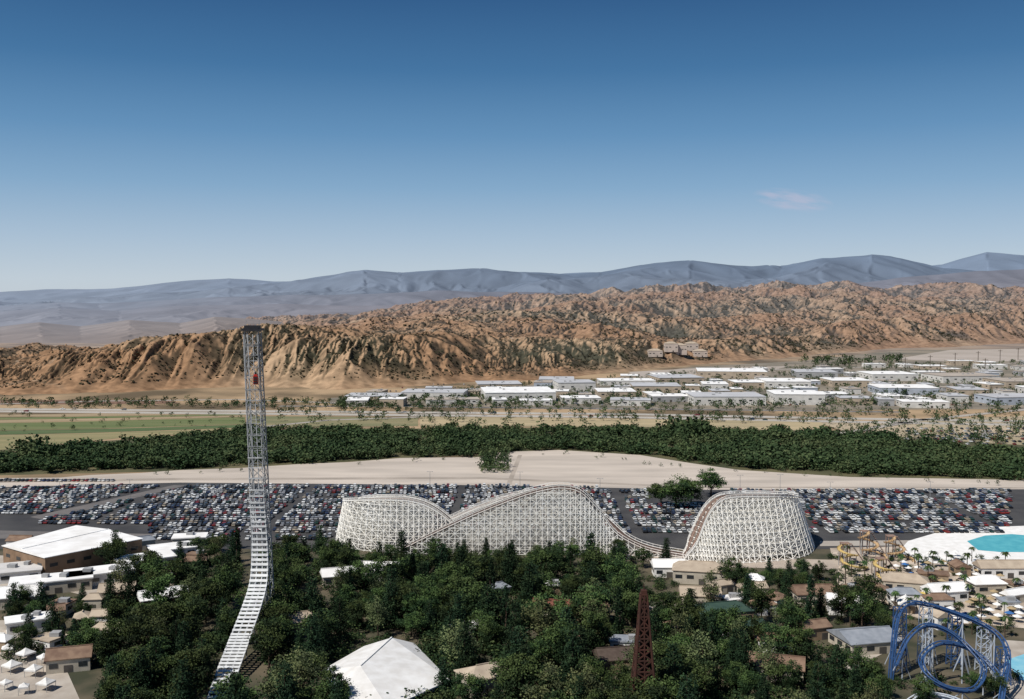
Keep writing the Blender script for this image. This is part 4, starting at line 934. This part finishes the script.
for c in sorted(ind, key=lambda c: c[3]):
    x, y, rw, px, py, kd, ci = c
    blk = 'left of the coaster' if px < 342 else ('between the coaster hills' if px < 720 else 'right of the coaster')
    k = (kd, ci, rw, blk); cnt[k] = cnt.get(k, 0)+1
    o = link_mesh('parked_car' if kd == 'sedan' else ('parked_van' if kd == 'van' else 'pickup_truck'), KP[kd][0][ci]); o.location = (x, y, .13); o.rotation_euler = (0, 0, random.choice((0, PI))+random.uniform(-.03, .03)); o.scale = (CS, CS, CS)
    tag(o, f'{ordw(cnt[k])} {PAINT[ci][0]} {kd} from the left, {RW[rowsu.index(rw)]} parking row {blk}', {'sedan': 'car', 'van': 'van', 'pickup': 'pickup'}[kd], 'vehicles parked in the big lot')
    link_mesh('window', KP[kd][1], o)
    for wx_, wy_ in ((-.82, 1.4), (.82, 1.4), (-.82, -1.4), (.82, -1.4)):
        wo = link_mesh('wheel', WHEEL, o); wo.location = (wx_, wy_, .33)
far = [c for c in cars if id(c) not in ids]
for (a, b, y0, y1, n_) in [(905, 1030, 428, 446, 150), (380, 1020, 383, 407, 300), (940, 1010, 434, 440, 60)]:
    for k in range(n_):
        px = random.uniform(a, b); py = y0+(y1-y0)*(int(random.random()*7)+.5)/7; p = G(px, py); far.append([p.x, p.y, 0, px, py, 'sedan', random.choices(range(8), PW)[0]])
fb_ = MB()
for c in far:
    x, y, rw, px, py, kd, ci = c; a = random.choice((0, PI)); s_ = math.cos(a)*CS
    for part, mi in ((CB[kd][0], ci), (CB[kd][1], 8)):
        b0 = len(fb_.v); fb_.v += [(x+v[0]*s_, y+v[1]*s_, v[2]*CS+.13) for v in part.v]
        for f in part.f: fb_.f.append(tuple(b0+i for i in f)); fb_.m.append(mi)
o = fb_.build('parked_cars', [m for _, m in PAINT]+[GLASS]); tag(o, 'mass of tiny parked cars filling the rest of the lot', 'cars', kind='stuff')
# vehicles on the freeway
fw = []
for k in range(26):
    px = random.uniform(20, 1010); ln = random.choice((0, 1)); py = np.interp(px, [0, 250, 420, 620, 820, 1000], [[409, 411, 412.5, 414, 418, 421], [411.3, 413.6, 415.2, 417, 421.2, 424.5]][ln]); p = G(px, py, .18)
    if all((p-q[0]).length > 9 for q in fw): fw.append((p, px, random.choices(KINDS, [5, 3, 2])[0], random.choices(range(8), PW)[0]))
cnt = {}
for p, px, kd, ci in sorted(fw, key=lambda t: t[1]):
    k = (kd, ci); cnt[k] = cnt.get(k, 0)+1
    o = link_mesh({'sedan': 'car', 'van': 'van', 'pickup': 'pickup_truck'}[kd], KP[kd][0][ci]); o.location = p; o.rotation_euler = (0, 0, PI/2)
    tag(o, f'{ordw(cnt[k])} {PAINT[ci][0]} {kd} from the left driving on the distant freeway', 'car' if kd == 'sedan' else kd, 'vehicles on the freeway'); link_mesh('window', KP[kd][1], o)
    for wx_, wy_ in ((-.82, 1.4), (.82, 1.4), (-.82, -1.4), (.82, -1.4)): wo = link_mesh('wheel', WHEEL, o); wo.location = (wx_, wy_, .3)
# lamp posts in the lot
lp = [(60, 500), (130, 497), (205, 508), (262, 494), (310, 512), (430, 488.5), (520, 489), (600, 496), (640, 515), (690, 508), (740, 492.5), (830, 500), (880, 520), (930, 500), (985, 516), (780, 491.8)]
for i, (px, py) in enumerate(sorted(lp)):
    p = G(px, py, .1); r = empty('lamp_post', p); tag(r, f'{ordw(i+1)} tall lamp post from the left in the parking lot', 'lamp post', 'lamp posts in the parking lot')
    b = MB(); b.tube([p, p+Vector((0, 0, 10))], [.14, .09], 6); b.build('pole', STEEL, r)
    b = MB(); b.bar(p+Vector((-1.2, 0, 10)), p+Vector((1.2, 0, 10)), .12); b.build('arm', STEEL, r)
    for s_ in (-1, 1): b = MB(); b.box(p+Vector((s_*1.4, 0, 9.95)), (.8, .4, .18)); b.build('lamp_head', STEEL, r)
upx = [(905, 372), (930, 369), (955, 366), (978, 364), (1000, 362), (1018, 360), (940, 378), (985, 373)]
for i, (px, py) in enumerate(upx):
    p = G(px, py); r = empty('utility_pole', p); tag(r, f'{ordw(sorted(q[0] for q in upx).index(px)+1)} utility pole from the left in the far right field', 'utility pole', 'utility poles in the far right field')
    b = MB(); b.bar(p, p+Vector((0, 0, 22)), .7); b.build('pole', BARK, r); b = MB(); b.bar(p+Vector((-4, 0, 20)), p+Vector((4, 0, 20)), .5); b.build('crossarm', BARK, r)
# ------------------------------------------------------------------ park trees
zones = [(0, 112, 600, 660, 20, 6, 11, 'in the lower left corner'), (98, 236, 566, 748, 60, 8, 16, 'left of the launch track'), (264, 335, 552, 748, 34, 8, 15, 'just right of the launch track'), (335, 470, 566, 640, 44, 8, 14, 'behind the white pavilion'), (335, 450, 722, 748, 6, 5, 7, 'in front of the white pavilion'), (440, 635, 578, 748, 74, 8, 16, 'between white pavilion and red tower'), (640, 760, 588, 748, 38, 8, 15, 'right of the red tower'), (755, 838, 578, 600, 11, 6, 9, 'at the foot of the right coaster drum'), (760, 890, 612, 748, 30, 8, 14, 'left of the grey metal roof and below'), (885, 1024, 690, 748, 9, 5, 8, 'around the blue coaster'), (335, 690, 557, 572, 24, 7, 10, 'at the foot of the wooden coaster'), (180, 260, 548, 570, 10, 7, 10, 'at the lot edge behind the launch track')]
TL = []
for px, dd, h in ((276, 322, 14), (271, 316, 12), (283, 330, 15), (247, 338, 12), (277, 310, 11), (266, 345, 13)):
    TL.append(((px-512)/1000*dd, dd, 'broad', h, 'at the base of the launch tower', px))
for px, dd, h in ((622, 262, 13), (634, 256, 10), (656, 257, 11), (668, 263, 13)):
    TL.append(((px-512)/1000*dd, dd, 'broad', h, 'in front of the red tower base', px))
for a, b, y0, y1, n_, h0, h1, ph in zones:
    k = 0; tr_ = 0; d0 = G(512, y1).y; d1 = G(512, y0).y
    while k < n_ and tr_ < n_*150:
        tr_ += 1; yy = random.uniform(d0, d1); px = random.uniform(a, b); x = (px-512)/1000*yy; sp2 = 5.2 if tr_ < n_*60 else 3.8
        if any((x-q[0])**2+(yy-q[1])**2 < (q[2]*.92)**2 for q in BLOCK) or any((x-q[0])**2+(yy-q[1])**2 < sp2**2 for q in TL): continue
        kd = random.choices(['broad', 'olive', 'pine', 'cypress'], [53, 10, 31, 6])[0]; h = random.uniform(h0, h1)*(1.22 if kd in ('pine', 'cypress') else 1)
        TL.append((x, yy, kd, h, ph, px)); k += 1
cnt = {}
for x, y, kd, h, ph, px in sorted(TL, key=lambda t: t[5]):
    k = (kd, ph); cnt[k] = cnt.get(k, 0)+1
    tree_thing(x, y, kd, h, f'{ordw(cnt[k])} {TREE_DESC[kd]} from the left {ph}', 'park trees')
for px, py, h, wdt, ph in [(676, 508, 16, 1.75, 'big wide dark tree in the parking lot left of the coaster mound'), (661, 506, 13, 1.4, 'dark tree at the left end of the parking lot clump'), (691, 505, 14, 1.4, 'dark tree in the middle of the parking lot clump'), (711, 496, 16, 1.35, 'rounded dark tree at the right end of the parking lot clump')]:
    p = G(px, py); tree_thing(p.x, p.y, 'broad', h, ph, 'trees in the parking lot', wdt)
pl = []; tr_ = 0
while len(pl) < 50 and tr_ < 5000:
    tr_ += 1; px = random.uniform(836, 1022); py = random.uniform(560, 640); p = G(px, py)
    if any((p.x-q[0])**2+(p.y-q[1])**2 < (q[2]*.75)**2 for q in BLOCK) or any((p-q[0]).length < 4.5 for q in pl): continue
    pl.append((p, px))
for i, (p, px) in enumerate(sorted(pl, key=lambda t: t[1])): tree_thing(p.x, p.y, 'palm', random.uniform(5, 9), f'{ordw(i+1)} palm tree from the left in the water park', 'palm trees in the water park')
# ------------------------------------------------------------------ woodland and undergrowth as mass
def lowtree(n, h, lf=.2):
    C = []
    for k in range(7):
        d = rng.normal(0, 1, 3); d /= np.linalg.norm(d); c = np.array([d[0]*.3*h, d[1]*.3*h, h*.55+d[2]*.3*h]); C.append(c+rng.normal(0, .12*h, (n//7, 3)))
    return leafquads(np.concatenate(C), h*lf)
fine = [lowtree(224, 5., .1) for _ in range(8)]
QS = []; MI = []
for a, b, y0, y1, n_, h0, h1 in [(0, 112, 595, 665, 80, 2, 5), (98, 240, 560, 750, 330, 2.5, 7), (262, 340, 550, 750, 205, 2.5, 7), (335, 640, 560, 750, 820, 2.5, 7), (640, 850, 574, 600, 120, 2, 4), (640, 890, 600, 750, 430, 2.5, 6.5), (832, 1024, 552, 640, 230, 1.2, 3.4), (885, 1024, 676, 750, 60, 1.5, 4)]:
    d0 = G(512, y1).y; d1 = G(512, y0).y
    for k in range(n_):
        yy = random.uniform(d0, d1); x = (random.uniform(a, b)-512)/1000*yy
        if any((x-q[0])**2+(yy-q[1])**2 < (q[2]*.9)**2 for q in BLOCK): continue
        if perlin(x/22, yy/22, 400) < -.3: continue
        h = random.uniform(h0, h1); q = fine[k % 8]*(h/5.)*np.array([1.35, 1.35, .9]); th = random.uniform(0, 6.28); R = np.array([[math.cos(th), -math.sin(th), 0], [math.sin(th), math.cos(th), 0], [0, 0, 1]])
        QS.append(q@R.T+np.array([x, yy, -.25*h*.5])); lt = random.random()
        MI.append((rng.random(len(q)) < (.12 if lt < .7 else .7)).astype(int))
o = link_mesh('undergrowth', quads_mesh('undergrowth', np.concatenate(QS), np.concatenate(MI), [UNDD, UNDL])); tag(o, 'dense low green shrubs filling the ground between the park trees', 'shrubs', kind='stuff')
lows = [lowtree(98, 10., .15) for _ in range(10)]
up_x = [-200, 0, 120, 245, 480, 640, 700, 850, 1024, 1200]; up_y = [458, 457, 447, 434, 432, 432, 432, 438, 456, 462]
dn_x = [-200, 0, 150, 250, 400, 480, 500, 560, 650, 740, 850, 1024, 1200]; dn_y = [477, 474.5, 471, 467, 459, 457.5, 453, 451, 456.5, 470, 476.5, 482, 485]
QS = []; MI = []
for k in range(11500):
    yy = random.uniform(590, 860); px = random.uniform(-120, 1140); x = (px-512)/1000*yy; py = HY+H*1000/yy
    u_ = np.interp(px, up_x, up_y)+4*perlin(x/34, .5, 210)+1.5*perlin(x/9, .5, 211); l_ = np.interp(px, dn_x, dn_y)+3*perlin(x/20, .5, 220)+1.5*perlin(x/6, .5, 221)-.5
    if not (u_ < py < l_): continue
    dns = float(perlin(x/48, yy/60, 200)); d2 = float(perlin(x/20, yy/20, 230))
    if dns > .32 and random.random() < .65: continue
    h = max(2.8, random.uniform(3.5, 8.5)*(1-.5*max(0, dns))+8*max(0, d2)); q = lows[k % 10]*(h/10.); a = random.uniform(0, 6.28); R = np.array([[math.cos(a), -math.sin(a), 0], [math.sin(a), math.cos(a), 0], [0, 0, 1]])
    QS.append(q@R.T*np.array([1.35, 1.35, .95])+np.array([x, yy, -.08*h])); MI.append((rng.random(len(q)) < (.75 if random.random() < .26+dns else .12)).astype(int))
o = link_mesh('woodland', quads_mesh('woodland', np.concatenate(QS), np.concatenate(MI), [BELTA, BELTB])); tag(o, 'dense green riverside woodland between the sand bank and the fields', 'woodland', kind='stuff')
QS = []; MI = []
def ft(px, py, h):
    p = G(px, py); q = lows[random.randrange(10)][::2]*(h/10.)*1.05; QS.append(q*np.array([1.2, 1.2, 1])+np.array([p.x, p.y, -.05*h])); MI.append(np.full(len(q), int(random.random() < .3)))
for k in range(2000):
    px = random.uniform(340, 1080); lo = np.interp(px, [340, 470, 600, 700, 800, 900, 1080], [400, 390, 381, 371, 366, 363, 362]); ft(px, random.uniform(lo, 409), random.uniform(3, 8.5))
for k in range(190): ft(random.uniform(0, 340), random.uniform(402, 409), random.uniform(4, 8))
for k in range(60): ft(random.uniform(0, 260), random.uniform(413, 432), random.uniform(2, 5))
for k in range(240): ft(random.uniform(260, 840), random.uniform(409.5, 424), random.uniform(3, 8))
for k in range(200): ft(random.uniform(840, 1060), random.uniform(412, 444), random.uniform(4, 8))
for k in range(110): t = random.random(); ft(random.uniform(478+4*t, 512-6*t), 447+27*t, random.uniform(4, 9)*(1-.3*t))
for k in range(40): q = random.uniform(150, 1000); ft(q, np.interp(q, [150, 400, 560, 700, 1000], [476, 462, 454, 470, 485])+random.uniform(-2, 1), random.uniform(1.5, 3.5))
for k in range(40): ft(random.uniform(800, 900), random.uniform(361, 366), random.uniform(10, 16))
for k in range(10): ft(random.uniform(14, 50), random.uniform(453, 458), random.uniform(10, 14))
for k in range(25): ft(random.uniform(660, 705), random.uniform(430, 440), random.uniform(11, 15))
o = link_mesh('distant_trees', quads_mesh('distant_trees', np.concatenate(QS), np.concatenate(MI), [BELTA, BELTB])); tag(o, 'scattered far-off trees among the warehouses and along the freeway', 'trees', kind='stuff')
print('trees', len(TL), 'cars', len(cars), 'ind', len(ind), 'huts', len(ex), 'ties', ntie, 'warehouses', len(ind_list), 'objects', len(bpy.data.objects))
